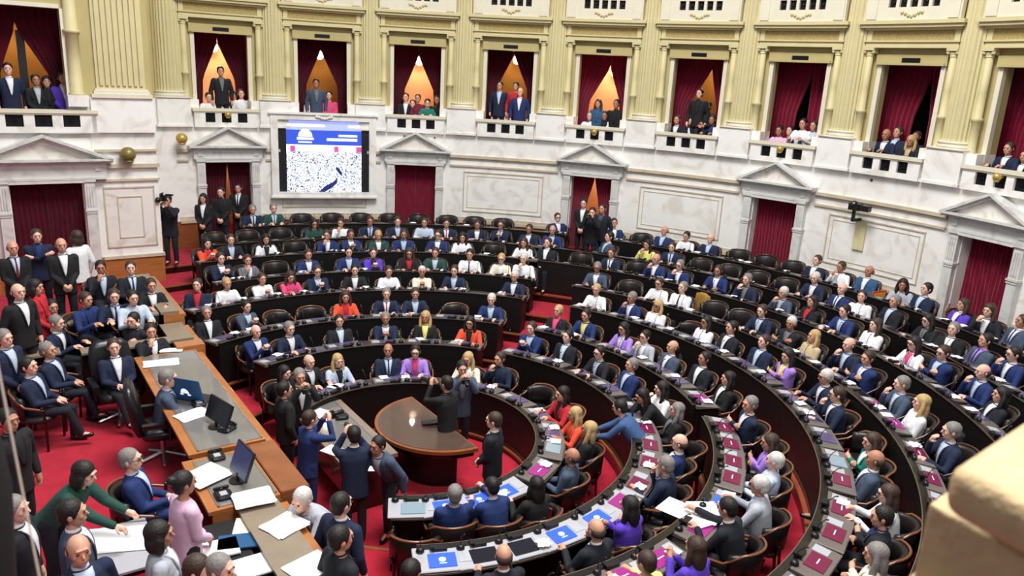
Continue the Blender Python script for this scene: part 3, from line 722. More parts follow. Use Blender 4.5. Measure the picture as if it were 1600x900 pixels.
b = NB(); side(-.04, DC - DW - .35, -.10, .1, -5.46, -5.38, b); side(-.05, DC - DW - .35, -.12, .1, -2.98, -2.88, b); side(-.04, DC - DW - .35, -.08, .1, -3.34, -3.28, b); side(-.04, 1.5, -.10, .1, -2.55, -2.49, b)
for o, w in ((0, .035), (.32, .02)):
    side(.12 + o, 1.38 - o, -.05, .0, -3.5 - o * .8 - w, -3.5 - o * .8, b); side(.12 + o, 1.38 - o, -.05, .0, -5.15 + o * .8, -5.15 + o * .8 + w, b)
    side(.12 + o, .12 + o + w, -.05, .0, -5.15 + o * .8, -3.5 - o * .8, b); side(1.38 - o - w, 1.38 - o, -.05, .0, -5.15 + o * .8, -3.5 - o * .8, b)
struct('trim_left', b, M['mould'])
b = NB(); side(.12, 1.38, -.03, .0, -5.15, -3.5, b); struct('trim_left', b, M['marble3'])
# its fluted pilaster
root = empty('fluted_pilaster'); tag(root, 'wide flat fluted ochre pilaster standing on the marble pier at the left', 'pilaster')
b = NB(); side(.16, 1.32, -.06, .5, -.98, 4.2, b)
for i in range(8): side(.22 + i * .135, .22 + i * .135 + .075, -.11, -.05, -.85, 4.2, b)
mk('shaft', b, M['yellow2'], root)
b = NB(); side(.08, 1.40, -.16, .5, -1.06, -.98, b); side(.11, 1.37, -.13, .5, -.98, -.93, b); side(.02, 1.46, -.2, .5, -1.16, -1.06, b); mk('base', b, M['cream'], root)
b = NB(); side(.0, 1.50, -.14, .3, -2.05, -1.16, b); mk('pedestal', b, M['marble'], root)
b = NB(); box(b, (.1, .3, -1.15), (.4, 3.2, 4.2), TQ); struct('wall_left', b, M['yellow'])
pediment(lambda p: TQ(Vector((p.x, p.y + .32, p.z - .11))), DC, 1.55, DW, 'wide white marble surround and pediment of the door at the far left', zb=-2.62, za=-1.98)
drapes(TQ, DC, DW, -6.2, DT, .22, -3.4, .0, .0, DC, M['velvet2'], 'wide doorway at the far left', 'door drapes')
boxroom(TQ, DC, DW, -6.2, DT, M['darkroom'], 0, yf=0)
balcony(lambda p: TQ(Vector((p.x, p.y + .34, p.z + .07))), 3.2, 1.85, 'long white marble parapet with dark square grilles under the far left window', 'marble parapets of the gallery', n=5, sq=.19, sp=.62)
drapes(TQ, WC, WW + .3, OB, 1.2, .86, .48, .62, .42, 2.92, M['velvet2'], 'wide gallery window at the far left', 'window drapes of the gallery')
g = boxroom(TQ, WC, WW, OB, .95, M['gold_wall'], 50, -.75, .52, yf=0); tag(g, 'bright globe lamp in the wide gallery window at the far left', 'lamp', 'globe lamps behind the drapes')
b = NB(); side(2.74, 2.92, .95, 1.05, OB, .4, b); struct('trim_window', b, M['black'])
colonnette(lambda p: TQ(Vector((p.x, p.y + .1, p.z + .05))), 1.78, -1.2, 3.2, 'pale engaged column on the right side of the far left gallery window', r=.15)
b = NB(); side(WC - WW - .09, WC - WW, -.05, .1, -1.2, .95, b); side(WC - WW, WC + WW, -.05, .1, .95, 1.05, b); struct('trim_window', b, M['cream'])
# globe lamps fixed to the marble, camera bracket, small spot lamps
def wall_globe(p, lbl, m, r=.15):
    root = empty('wall_lamp', p); tag(root, lbl, 'wall lamp', 'small gilt lamps fixed to the marble wall')
    b = NB(); ball(b, (0, 0, 0), (r, r, r * .95), 16, 10); lathe(b, [(r * .5, -r * 1.15), (r * .7, -r * .8)], None, 12); mk('globe', b, m, root, True)
    b = NB(); dv = Vector((p.x - CX, p.y - CY, 0)).normalized(); tube(b, [(0, 0, 0), dv * .4], .03, 8); mk('arm', b, M['gold'], root)
wall_globe(TQ(Vector((.74, -.26, -2.6))), 'dark bronze globe lamp fixed to the pier left of the steps', M['bronze'], .20)
wall_globe(bay(-1.5)(Vector((.1, -.75, -2.45))), 'pale gilt globe lamp on the marble beside the pier', M['gold'], .17)
for k in (-1, 3, 5, 7): wall_globe(bay(k)(Vector((.02, -.62, -1.72))), 'small gilt lamp on the parapet of the gallery window ' + bayname(k), M['gold'], .10)
T = bay(6); root = empty('security_camera'); tag(root, 'black surveillance camera on an arm above a yellowed cable cover on the marble wall', 'camera')
b = NB(); box(b, (-.62, -.86, -3.08), (-.30, -.66, -2.90), T); box(b, (-.30, -.84, -3.07), (-.02, -.68, -2.92), T); ball(b, T(Vector((-.5, -.76, -2.95))), .12, 10, 8); mk('camera_body', b, M['plastic'], root)
b = NB(); box(b, (-.52, -.70, -3.4), (-.45, -.36, -3.33), T); box(b, (-.52, -.78, -3.4), (-.45, -.70, -3.0), T); mk('arm', b, M['black'], root)
b = NB(); box(b, (-.58, -.40, -4.2), (-.26, -.33, -3.4), T); mk('cable_cover', b, mat('yellowed_plaster', (214, 206, 160), .7, noise=.1), root)

# ------------------------------------------------------------------ furniture prototypes
def build_chair(near):
    root = empty('armchair')
    b = NB(); loft(b, [(.43, .27, .25, .02), (.46, .285, .265, .02), (.50, .275, .255, .02), (.515, .20, .18, .02)], None, 16, 4); mk('seat', b, M['leather'], root, True)
    b = NB(); n = 16; W = 1.35; rings = []
    for i in range(n + 1):
        a = -W + 2 * W * i / n; zt = (.80 if near else .88) + .05 * math.cos(a * 1.1)
        ring = []
        for r, z in ((.275, .50), (.325, .50), (.335, .7), (.345, zt), (.30, zt + .02), (.262, zt - .02), (.255, .7)):
            ring.append(b.verts.new((r * 1.0 * math.sin(a), .04 - r * math.cos(a), z)))
        rings.append(ring)
    for p, q in zip(rings, rings[1:]):
        for j in range(7): b.faces.new((p[j], p[(j + 1) % 7], q[(j + 1) % 7], q[j]))
    b.faces.new(rings[0][::-1]); b.faces.new(rings[-1]); mk('backrest', b, M['leather'], root, True)
    b = NB(); pts = []
    for i in range(15):
        a = -1.5 + 3.0 * i / 14; pts.append((.335 * math.sin(a), .04 - .345 * math.cos(a), ((.825 if near else .905) + .05 * math.cos(a * 1.1)) - (.12 * max(0, abs(a) - .9) / .6)))
    pts = [(-.33, .24, .67)] + pts + [(.33, .24, .67)]
    tube(b, pts, .017, 8); mk('back_rail', b, M['rwood' if near else 'rwood2'], root, True)
    if near:
        for s in (-1, 1):
            b = NB(); tube(b, [(s * .25, .22, .0), (s * .26, .23, .45), (s * .33, .235, .70)], [.018, .022, .02], 8); mk('leg', b, M['dwood'], root, True)
            b = NB(); tube(b, [(s * .22, -.24, .0), (s * .21, -.2, .45), (s * .24, -.24, .6)], [.018, .022, .02], 8); mk('leg', b, M['dwood'], root, True)
    else:
        b = NB()
        for s in (-1, 1): tube(b, [(s * .25, .22, .0), (s * .33, .235, .70)], .02, 6); tube(b, [(s * .22, -.24, .0), (s * .24, -.24, .6)], .02, 6)
        mk('legs', b, M['dwood'], root, True)
    index_children(root); return root
def build_president_chair():
    root = empty('high_back_chair')
    b = NB(); loft(b, [(.42, .30, .28, .02), (.47, .32, .30, .02), (.54, .30, .28, .02)], None, 16, 4); mk('seat', b, M['leather2'], root, True)
    b = NB(); loft(b, [(.50, .28, .06, -.27), (.62, .31, .085, -.30), (.9, .32, .08, -.34), (1.12, .28, .07, -.38), (1.2, .2, .05, -.39)], None, 16, 3.5); mk('backrest', b, M['leather2'], root, True)
    for s in (-1, 1):
        b = NB(); box(b, (s * .34 - .04, -.25, .64), (s * .34 + .04, .22, .70)); tube(b, [(s * .34, .1, .45), (s * .34, .1, .66)], .025, 8); mk('armrest', b, M['leather2'], root)
    b = NB(); tube(b, [(0, 0, .1), (0, 0, .44)], .04, 10)
    for i in range(5): a = i * 2 * PI / 5; tube(b, [(0, 0, .12), (.3 * math.cos(a), .3 * math.sin(a), .05)], .025, 6)
    mk('pedestal_base', b, M['steel'], root)
    index_children(root); return root
def build_console(scr, pale=False):
    root = empty('desk_console')
    w, d = .37, .23
    b = NB(); v = [(-w, -d, 0), (w, -d, 0), (w, d, 0), (-w, d, 0), (-w, -d, .025), (w, -d, .025), (w, d, .07), (-w, d, .07)]
    vs = [b.verts.new(c) for c in v]
    for f in ((0, 3, 2, 1), (4, 5, 6, 7), (0, 1, 5, 4), (1, 2, 6, 5), (2, 3, 7, 6), (3, 0, 4, 7)): b.faces.new([vs[i] for i in f])
    bmesh.ops.bevel(b, geom=b.edges[:], offset=.008, segments=1, affect='EDGES')
    mk('housing', b, M['console2' if pale else 'console'], root)
    sl = lambda y: .0255 + (y + d) / (2 * d) * .045
    def plate(nm, x0, x1, y0, y1, m, h=.006):
        b = NB(); v = [(x0, y0, sl(y0)), (x1, y0, sl(y0)), (x1, y1, sl(y1)), (x0, y1, sl(y1))]; lo = [b.verts.new((x, y, z - .004)) for x, y, z in v]; hi = [b.verts.new((x, y, z + h)) for x, y, z in v]
        b.faces.new(hi); b.faces.new(lo[::-1])
        for i in range(4): b.faces.new((lo[i], lo[(i + 1) % 4], hi[(i + 1) % 4], hi[i]))
        return mk(nm, b, m, root)
    s = plate('screen', -.19, .15, -.17, .08, M[scr], .012)
    if scr == 'scr_b':
        b = NB(); lathe(b, [(.045, sl(-.05) + .010), (.045, sl(-.05) + .018)], lambda p: Vector((p.x - .02, p.y - .04, p.z)), 14); box(b, (-.06, -.115, sl(-.1) + .01), (.03, -.10, sl(-.1) + .016)); mk('emblem', b, M['scr_mark'], s)
    elif scr in ('scr_p', 'scr_m'):
        b = NB(); box(b, (-.07, -.055, sl(-.05) + .010), (.05, -.04, sl(-.04) + .015)); mk('caption', b, M['scr_mark'], s)
    plate('keypad', .18, .33, -.10, .10, M['key'])
    root2 = root
    b = NB(); lathe(b, [(.05, .06), (.055, .075), (.045, .11), (.02, .12)], lambda p: Vector((p.x - .27, p.y + .15, p.z)), 12)
    tube(b, [(-.27, .15, .1), (-.27, .13, .24), (-.26, .06, .32), (-.26, .03, .33)], [.006, .006, .006, .012], 6); mk('microphone', b, M['plastic'], root, True)
    b = NB(); box(b, (-.12, .12, .05), (.06, .21, .10)); box(b, (-.15, .11, .10), (-.10, .22, .13)); mk('telephone', b, M['plastic'], root)
    index_children(root); return root
PROTO = {'near': build_chair(True), 'far': build_chair(False), 'pres': build_president_chair()}
CONS = {}
USED = set()
def place(proto, loc, yaw):
    o = proto if proto.name not in USED else ccopy(proto)
    USED.add(proto.name); o.location = loc; o.rotation_euler = (0, 0, -yaw); return o

# ------------------------------------------------------------------ who sits where: x y (pixel of the head) row sex jacket shirt tie hair style pose [turn]
TAB = '''398 328 7 m nv lb nv gr s d
427 326 7 m gn lb gy gr s d
873 338 7 m bl wh - br s l -40
952 354 7 m bl wh - br s l -30
1033 362 7 m bl lb - bd s l
1072 366 7 w - wh - dk s d
1111 371 7 m nv lb - bd s l
1277 405 7 m nv wh - br s l
1315 413 7 w - wh - br s c
1360 422 7 m bn wh - bd s l
1405 441 7 w - lg - dk l d -30
1447 452 7 m nv lb - dk s l
1505 474 7 w pu wh - br l l
1537 482 7 m db wh - br l c -30
1597 500 7 m gb wh bl br s l
494 350 6 w - gn - dk l d
533 345 6 w - wh - br s c
579 345 6 m nv lb bl br s d
621 346 6 m nv lb - br s d
664 345 6 m - lb - br s d
697 348 6 m nv wh rd dk s d
746 349 6 m nv wh - br s d
784 348 6 m nv lb bl br s t
827 357 6 m nv wh - br s d
863 359 6 m bl lb - bd s d
936 378 6 m gb lb - dk s l 40
1004 383 6 w - yl - dk l c
1050 384 6 m nv lb bl br s d
1274 433 6 m nv wh - wt s d
1310 451 6 m bl wh nv bd s l
1350 462 6 w - wh - br s l -30
1396 466 6 m db lb - gr s l
1437 497 6 w bk gy - dk l d
1479 513 6 m bk wh - gr s l -25
1540 530 6 m gb lv nv dk s l
1585 551 6 m bl wh - dk s c
331 381 5 w or rd - dk l t
366 377 5 m db lb lb br s d
425 377 5 w wh bk - dk l d
513 368 5 m bl wh - br s c
548 366 5 m bl wh - br s t
592 370 5 w gn wh - bl s d
631 365 5 m bl lb lb br s d
685 366 5 m bl wh - br s d
721 371 5 w - wh - dk l d
807 388 5 w - wh - br l d
845 388 5 m db wh - br s l
954 394 5 m nv wh nv br s d
1020 407 5 m bl wh - bd s c
1053 415 5 m bl wh - gr s c
1122 421 5 m bl wh - br s d
1161 438 5 m nv gy - gr s c
1218 454 5 w gb lg - wt s c
1258 469 5 w bk rd - dk l l
1316 486 5 m bl lb - dk s d
1363 505 5 w - wh - br l l
1405 533 5 w wh pk - dk l d
1475 549 5 m bl lb - br s f
1537 578 5 m bl lb - bd s c
1564 612 5 w db wh - dk l l
351 403 4 m nv wh - br s t
387 408 4 w gy wh - br s c
485 399 4 m bl wh - br s d
547 397 4 m bl lb - dk s d
584 397 4 w pu bk - br s t
640 398 4 w bk rd - br l d
681 393 4 m gn lb - br s d
733 399 4 m - wh bk dk s d
781 404 4 w cr wh - bl s d
814 408 4 m - wh - wt s c
933 416 4 m gb wh - gr s d
932 448 3 w - wh - bl s d
1019 443 4 w - wh - br s d
1067 448 4 m - wh bk gr s l
1191 485 4 m nv lb lb br s d
1237 503 4 m db gy - wt s f
1265 521 4 w - bg - bl l l
1327 538 4 m nv lb - bd s c
1357 559 4 m bl wh lb br s f
1410 598 4 m gb lb - gr s c
1440 625 4 w - wh - bl l l
1487 672 4 m nv lb - gr s c
359 440 3 w - wh - bl s d
409 430 3 w - wh - br s t
458 430 3 w pk pk - br l r
498 426 3 m nv lb lb br s t
556 422 3 m bk wh - dk s d
607 420 3 w - wh - br s d
659 422 3 w - cr - wt s t
711 421 3 m nv lb lb br s d
802 433 3 m nv wh - wt s d
984 464 3 m bl wh lb gr s c
1026 474 3 w - wh - bl l l
1104 498 3 w - wh - dk l l
1143 512 3 m db wh - dk s l
1194 533 3 m nv lb lb br s l
1232 553 3 w lv yl - dk l f
1292 587 3 m nv wh - wt s d
1309 615 3 m nv wh - br s c
1364 686 3 w tg wh - br l f
1368 714 3 m gb wh - bd s l
1390 765 3 w - wh - br l d
1380 805 3 m db bl - dk s f
1394 868 3 w cr wh - gr l f
321 452 3 m nv rd - br s l 30
384 474 2 w gb lb - dk s t
545 467 2 w or rd - br l d
604 456 2 m nv wh rd gr s d
648 457 2 m nv lb lb br s d
763 471 2 m bl lb lb wt s d
863 487 2 w bk pk - bl s l
917 491 2 m bl yl - dk s d
946 518 2 w lv wh - dk l d
1008 521 2 w lg wh - dk s c
1051 540 2 m gb wh - bd s l
1101 558 2 m db wh - dk s l
1138 587 2 w bk wh - dk l l
1173 632 2 m nv wh - gr s f
1205 690 2 w lv lv - br l f
1211 714 2 m lb lb - wt s l
1188 758 2 m lg lb - wt s d
1137 792 2 m db wh - dk s r
1087 850 2 w pu pu - br l t
400 514 1 m bl wh - bd s t
454 516 1 m nv wh - gr s d
535 506 1 m db lb - dk s l
603 495 1 m nv wh - gr s t
665 492 1 w bk yl - bl l l
729 508 1 w or bk - dk l d
831 512 1 m bl lb - br s t
887 525 1 m db lb - dk s l
930 552 1 m db lb - dk s d
987 568 1 m bl lb - gr s l
1034 604 1 w - wh - dk l c
1058 634 1 w bk gy - gr l l
1062 690 1 m bl wh - bd s l
1040 725 1 m nv gy - gr s c
985 788 1 w pu bk - dk l f
934 826 1 m db wh - bd s c
828 890 1 m db wh - bd s c
430 570 0 w bk gy - dk l d
471 558 0 m db wh - bd s d
524 558 0 w lb bk - bl l d
609 545 0 m nv lb bl bd s l
647 545 0 w lv pk - dk s d
727 562 0 w cr wh - bl l d
783 558 0 m nv nv - br s c
880 612 0 w rd bk - dk l d
899 640 0 w or or - bl l d
920 668 0 w bk bk - bl l l
894 710 0 m gb gb - bd s l
838 762 0 w bk bk - dk l c
773 748 0 m bl lb - dk s r
707 770 0 m bl lg - gr s l
313 483 2 m db wh - gr s l 20
1008 868 2 w - yl - br s d'''
ROWN = ['innermost row', 'second row', 'third row', 'fourth row', 'fifth row', 'sixth row', 'seventh row', 'back row']
HOFF = {'d': .11, 't': .10, 'c': .08, 'f': .02, 'l': -.06, 'r': .19}
HT = {k_: 1.44 for k_ in 'dtcflr'}
rows = {k: [] for k in range(8)}
for ln in TAB.strip().split('\n'):
    t = ln.split(); x, y, k = float(t[0]), float(t[1]), int(t[2])
    v = onz(x, y, TZ[k] + HT[t[9]]); dx, dy = v.x - C.x, v.y - C.y; r = math.hypot(dx, dy); a = math.degrees(math.atan2(dx, dy))
    if a < -110: a += 360
    r = RO[k] + max(-.16, min(.16, r - RO[k]))
    rows[k].append(dict(a=a, r=r, p=t, yaw=float(t[10]) if len(t) > 10 else 0))
LEFT = [-38, -36, -46, -43, -44, -44, -38, -29]; RIGHT = [165, 160, 152, 150, 130, 122, 112, 104]
def aisleA(k, a): return k > 0 and abs((a - 14.4 + 180) % 360 - 180) * PI / 180 * RO[k] < 1.12
EXTRA = {0: [171], 1: [165.6, 155.0]}
seats = []
for k in range(8):
    L = sorted(rows[k] + [dict(a=e, r=RO[k]) for e in EXTRA.get(k, [])], key=lambda s: s['a'])
    for _ in range(60):                                              # nobody sits in anybody's lap
        for i in range(len(L) - 1):
            g = (L[i + 1]['a'] - L[i]['a']) * PI / 180 * RO[k]; mn = .64 if k else .6
            if g < mn: e = (mn - g) / 2 / RO[k] * 180 / PI; L[i]['a'] -= e; L[i + 1]['a'] += e
    out = []
    pts = [dict(a=LEFT[k] - 55 / RO[k] * .9, end=1)] + L + [dict(a=RIGHT[k] + 55 / RO[k] * .9, end=1)]
    for p, q in zip(pts, pts[1:]):
        if 'end' not in p: out.append(p)
        g = (q['a'] - p['a']) * PI / 180 * RO[k]; n = int(round(g / .94)) - 1
        if 'end' in p and k in (2, 3, 4, 5): n = 0
        for i in range(max(0, n)):
            a = p['a'] + (q['a'] - p['a']) * (i + 1) / (n + 1)
            if aisleA(k, a): continue
            if k in (1, 2) and 82 < a < 96: continue
            out.append(dict(a=a, r=RO[k]))
    seats.append(sorted(out, key=lambda s: s['a']))
DF = [.80, .80, .78, .76, .68, .68, .66, .66]
# desks: one curved bench per row and block
def desk(k, a0, a1, lbl):
    r0, r1, z = RO[k] - DF[k], RO[k] - .30, TZ[k]
    root = empty('curved_desk', pol(RO[k] - .5, (a0 + a1) / 2, z)); tag(root, lbl, 'desk', 'curved desks of the chamber'); mw = Matrix.Translation(-root.location)
    def add(nm, f, m):
        b = NB(); f(b); bmesh.ops.transform(b, matrix=mw, verts=b.verts); return mk(nm, b, m, root)
    add('worktop', lambda b: ring_solid(b, r0, r1, a0, a1, z + .88, z + .92), M['dwood'])
    add('front_panel', lambda b: ring_solid(b, r0 - .02, r0 + .03, a0, a1, z, z + .98), M['dwood2'])
    add('top_rail', lambda b: ring_solid(b, r0 - .04, r0 + .07, a0, a1, z + .98, z + 1.0), M['dwood'])
    add('edge_strip', lambda b: (ring_solid(b, r0 - .048, r0 - .036, a0, a1, z + .985, z + 1.002), ring_solid(b, r1, r1 + .012, a0, a1, z + .895, z + .92)), M['edge'])
    add('plinth', lambda b: ring_solid(b, r0 - .035, r0 + .03, a0, a1, z, z + .10), M['dwood'])
    da = .03 / RO[k] * 180 / PI
    for e in (a0, a1 - da): add('end_panel', lambda b: ring_solid(b, r0, r1, e, e + da, z, z + .92), M['dwood2'])
    add('modesty_board', lambda b: ring_solid(b, r0 + .10, r0 + .12, a0, a1, z + .2, z + .88), M['dwood2'])
for k in range(8):
    A = [s['a'] for s in seats[k]]; m = .40 / RO[k] * 180 / PI
    cuts = [A[0] - m]; 
    for p, q in zip(A, A[1:]):
        if (p < 14.4 < q and k > 0) or (k in (1, 2) and 80 < (p + q) / 2 < 96 and (q - p) * PI / 180 * RO[k] > 1.25): cuts += [min(p + m, (p + q) / 2 - .5 * m), max(q - m, (p + q) / 2 + .5 * m)]
    cuts.append(A[-1] + m)
    nb = len(cuts) // 2; nm = ['left of the central aisle', 'right of the central aisle', 'nearest to the camera on the right'] if k else ['all round the well']
    for i in range(nb): desk(k, cuts[2 * i], cuts[2 * i + 1], 'dark wooden curved desk of the %s, %s' % (ROWN[k], nm[i]))
def screen_for(k, a):
    if k == 0: return 'scr_g' if a > 164 or 88 < a < 103 else 'scr_b' if a > 124 else 'scr_p' if a > 103 else 'scr_l'
    if k == 1: return 'scr_b' if a > 160 else 'scr_k' if a > 148 else 'scr_b' if a > 133 else 'scr_p' if a > 118 else 'scr_m' if a > 80 else 'scr_l'
    if k == 2: return 'scr_p' if a > 125 else 'scr_b' if a > 112 else 'scr_m' if a > 90 else 'scr_p' if a > 72 else 'scr_l'
    if k == 3: return 'scr_m' if a > 108 else 'scr_g' if a > 103 else 'scr_l'
    if k == 4: return 'scr_m' if a > 96 else 'scr_p' if a > 88 else 'scr_l'
    return 'scr_l' if a > 45 else 'scr_k'
HN = {'bd': 'balding', 'gr': 'grey-haired', 'wt': 'white-haired', 'bl': 'blond', 'br': 'brown-haired', 'dk': 'dark-haired'}
PN = {'d': 'arms on desk', 't': 'hands together', 'c': 'hand on chin', 'f': 'arms folded', 'l': 'leaning back', 'r': 'reaching forward', 'h': 'standing', 'k': 'standing, hands clasped', 'x': 'standing, arms crossed', 'p': 'holding a camera up', 'b': 'bending forward', 'w': 'striding bent over'}
SNM = {'scr_p': 'purple', 'scr_b': 'blue', 'scr_m': 'maroon', 'scr_l': 'dim lavender', 'scr_k': 'unlit', 'scr_g': 'pale grey'}
def cn(c): return CL[c][0]
def short(t):
    sx = 'woman' if t[3] == 'w' else 'man'
    return '%s in %s' % (sx, cn(t[4]) if t[4] != '-' else cn(t[5]))
def basel(t):
    sx = 'woman' if t[3] == 'w' else 'man'; h = ('long-haired ' if t[8] == 'l' and t[7] not in ('bl',) else '') or HN[t[7]] + ' '
    if t[4] != '-': s = '%s%s in %s jacket' % (h, sx, cn(t[4])) + (', %s %s' % (cn(t[5]), 'top' if t[3] == 'w' else 'shirt') if t[5] != '-' else '')
    else: s = '%s%s in %s %s' % (h, sx, cn(t[5]), 'blouse' if t[3] == 'w' else 'shirt')
    return s
ONES = ['', 'first', 'second', 'third', 'fourth', 'fifth', 'sixth', 'seventh', 'eighth', 'ninth', 'tenth', 'eleventh', 'twelfth', 'thirteenth', 'fourteenth', 'fifteenth', 'sixteenth', 'seventeenth', 'eighteenth', 'nineteenth']
def ordn(n):
    if n < 20: return ONES[n]
    t = {2: 'twent', 3: 'thirt', 4: 'fort', 5: 'fift', 6: 'sixt'}[n // 10]
    return t + 'ieth' if n % 10 == 0 else t + 'y-' + ONES[n % 10]
REG = []      # (object, [candidate labels from short to specific])
def reg(o, cands): REG.append((o, cands))
allp = []
for k in range(8):
    for i, s in enumerate(seats[k]):
        s['k'] = k
        if 'p' not in s: continue
        t = s['p']; hr = s['r'] + HOFF[t[9]]
        s['hr'] = hr
nchair = 0
for k in range(8):
    near = k <= 3
    for i, s in enumerate(seats[k]):
        a = s['a']; hr = s.get('hr', RO[k] + .10); yaw = R_(a + 180)
        pr = seats[k][i - 1] if i else None; nx = seats[k][i + 1] if i + 1 < len(seats[k]) else None
        def nsh(q): return None if q is None else (short(q['p']) if 'p' in q else 'an empty chair')
        nl, nr = nsh(pr), nsh(nx)
        side_w = 'left of the central aisle' if a < 14.4 else 'right of the central aisle'
        # chair
        cy = yaw + R_(s.get('yaw', 0)) * .5 + (random.uniform(-.25, .25) if 'p' not in s else random.uniform(-.05, .05))
        ch = place(PROTO['near' if near else 'far'], pol(hr + .02, a, TZ[k]), cy); ch.scale = (K, K, K); tag(ch, None, 'chair', 'leather armchairs of the chamber')
        w = short(s['p']) if 'p' in s else None
        place_ = '%s, %s seat from its left end' % (ROWN[k], ordn(i + 1))
        if w: reg(ch, ['dark leather armchair used by the %s, %s' % (w, ROWN[k]), 'leather armchair of the %s beside %s, %s' % (w, nl or nr, ROWN[k]), 'leather armchair of the %s, %s' % (w, place_)])
        else: reg(ch, ['empty dark leather armchair between %s and %s, %s' % (nl or 'the end', nr or 'the end', ROWN[k]), 'empty leather armchair, %s' % place_])
        # console in front of the seat
        sc = screen_for(k, a); key = (sc, k < 2 and a > 120)
        if key not in CONS: CONS[key] = build_console(sc, key[1])
        co = place(CONS[key], pol(RO[k] - (DF[k] + .30) / 2, a, TZ[k] + .921), yaw); co.scale = (1.1, 1.05 if k < 4 else .80, 1.1); tag(co, None, 'desk console', 'consoles on the curved desks')
        q = '%s screen' % SNM[sc]
        reg(co, ['desk console with %s in front of the %s, %s' % (q, w or 'empty chair', ROWN[k]), 'console, %s, before the %s beside %s, %s' % (q, w or 'empty chair', nl or nr, ROWN[k]), 'console with %s, %s' % (q, place_)])
        if random.random() < ((.5 if k < 4 and a > 60 else .75) if 'p' in s else .15):
            b = NB(); dx = random.uniform(-.1, .12)
            for j in range(2): 
                mm = Matrix.Rotation(random.uniform(-.4, .4), 4, 'Z'); v = [mm @ Vector(c) for c in ((-.105, -.148, 0), (.105, -.148, 0), (.105, .148, 0), (-.105, .148, 0))]
                lo = [b.verts.new((c.x + dx, c.y, .072 + j * .006)) for c in v]; hi = [b.verts.new((c.x + dx, c.y, .076 + j * .006)) for c in v]
                b.faces.new(hi); b.faces.new(lo[::-1])
                for u in range(4): b.faces.new((lo[u], lo[(u + 1) % 4], hi[(u + 1) % 4], hi[u]))
            pp = mk('paper_sheets', b, M['white']); pp.location = pol(RO[k] - .47 + random.uniform(-.02, .04), a + random.uniform(.18, .26) * random.choice((-1, 1)) / RO[k] * 180 / PI, TZ[k] + .921); pp.rotation_euler = (0, 0, -R_(a)); pp.scale = (.8, .6, 1)
            tag(pp, None, 'paper', 'papers on the curved desks')
            reg(pp, ['white sheets on the desk of the %s, %s' % (w or 'empty seat', ROWN[k]), 'white sheets on the desk of the %s beside %s, %s' % (w or 'empty seat', nl or nr, ROWN[k]), 'white sheets on the desk, %s' % place_])
        if 'p' in s:
            t = s['p']; sh = t[5]; tie = t[6]
            hips = pol(hr, a, TZ[k])
            o = person(hips, yaw + R_(s['yaw']) + random.uniform(-.12, .12), t[3], t[4], t[5], t[6], t[7], t[8] if t[7] != 'bd' else 'c', t[9], specs=random.random() < .2, group='deputies seated in the chamber')
            bs = basel(t)
            if t[6] != '-': bs += ', %s tie' % cn(t[6])
            reg(o, ['%s, %s' % (bs, ROWN[k]), '%s, %s, %s' % (bs, PN[t[9]], ROWN[k]), '%s, %s, beside %s' % (bs, ROWN[k], nl or nr), '%s, %s, beside %s' % (bs, ROWN[k], nr or nl), '%s, %s' % (basel(t).split(',')[0], place_)])
# ------------------------------------------------------------------ podium
DY = math.atan2(ND.x, ND.y); NY = math.atan2(NN.x, NN.y)      # headings along the podium and towards the seats
b = NB(); box(b, (-7.4, -9.0, WELL), (11, .26, PZ), TST); struct('floor_podium', b, M['carpet'])
b = NB(); box(b, (-7.4, -9.0, PZ), (-2.9, .0, -6.17), TST); struct('floor_podium', b, M['carpet'])
b = NB(); box(b, (-7.4, .26, WELL), (8.6, .32, -6.3), TST); struct('trim_podium', b, M['owood2'])
def pdesk(s0, s1, t0, t1, z, lbl, inset=True, body=M['owood'], zb=PZ, top=None, back=True):
    c = st((s0 + s1) / 2, (t0 + t1) / 2, zb); root = empty('podium_desk', c); tag(root, lbl, 'desk', 'desks of the podium'); mw = Matrix.Translation(-c)
    def add(nm, f, m):
        b = NB(); f(b); bmesh.ops.transform(b, matrix=mw, verts=b.verts); return mk(nm, b, m, root)
    add('worktop', lambda b: box(b, (s0, t0, z - .05), (s1, t1, z), TST), top or M['owood'])
    if inset:
        add('glass_inlay', lambda b: box(b, (s0 + .08, t0 + .16, z), (s1 - .08, t1 - .05, z + .006), TST), M['glass'])
        add('inlay_edge', lambda b: (box(b, (s0 + .06, t1 - .05, z), (s1 - .06, t1 - .03, z + .012), TST), box(b, (s0 + .06, t0 + .13, z), (s1 - .06, t0 + .15, z + .012), TST), box(b, (s1 - .08, t0 + .13, z), (s1 - .06, t1 - .03, z + .012), TST)), M['steel'])
    add('front_board', lambda b: box(b, (s0, t1 - .06, zb - (1.0 if back else 0)), (s1, t1, z - .05), TST), body)
    add('front_ledge', lambda b: (box(b, (s0, t1, z - .14), (s1, t1 + .13, z - .08), TST), box(b, (s0, t1, z - .6), (s1, t1 + .10, z - .14), TST)), M['owood'])
    for x in (s0, s1 - .05): add('side_board', lambda b: box(b, (x, t0 + .05, zb), (x + .05, t1 - .06, z - .05), TST), body)
    return root
DZ = -5.52
pdesk(.45, 4.86, -1.08, .02, DZ, 'long presidential desk of orange oak with a grey glass top and laptops')
pdesk(4.95, 6.46, -1.20, -.28, DZ - .03, 'oak podium desk with monitors and white papers before the woman in pale pink')
pdesk(6.50, 8.9, -.86, -.34, DZ - .05, 'lower oak podium desk strewn with white sheets beside the man in navy suit', inset=False, top=M['lwood'])
pdesk(8.95, 10.6, -.95, -.4, DZ - .05, 'last oak podium desk at the bottom of the photo', inset=False, top=M['lwood'])
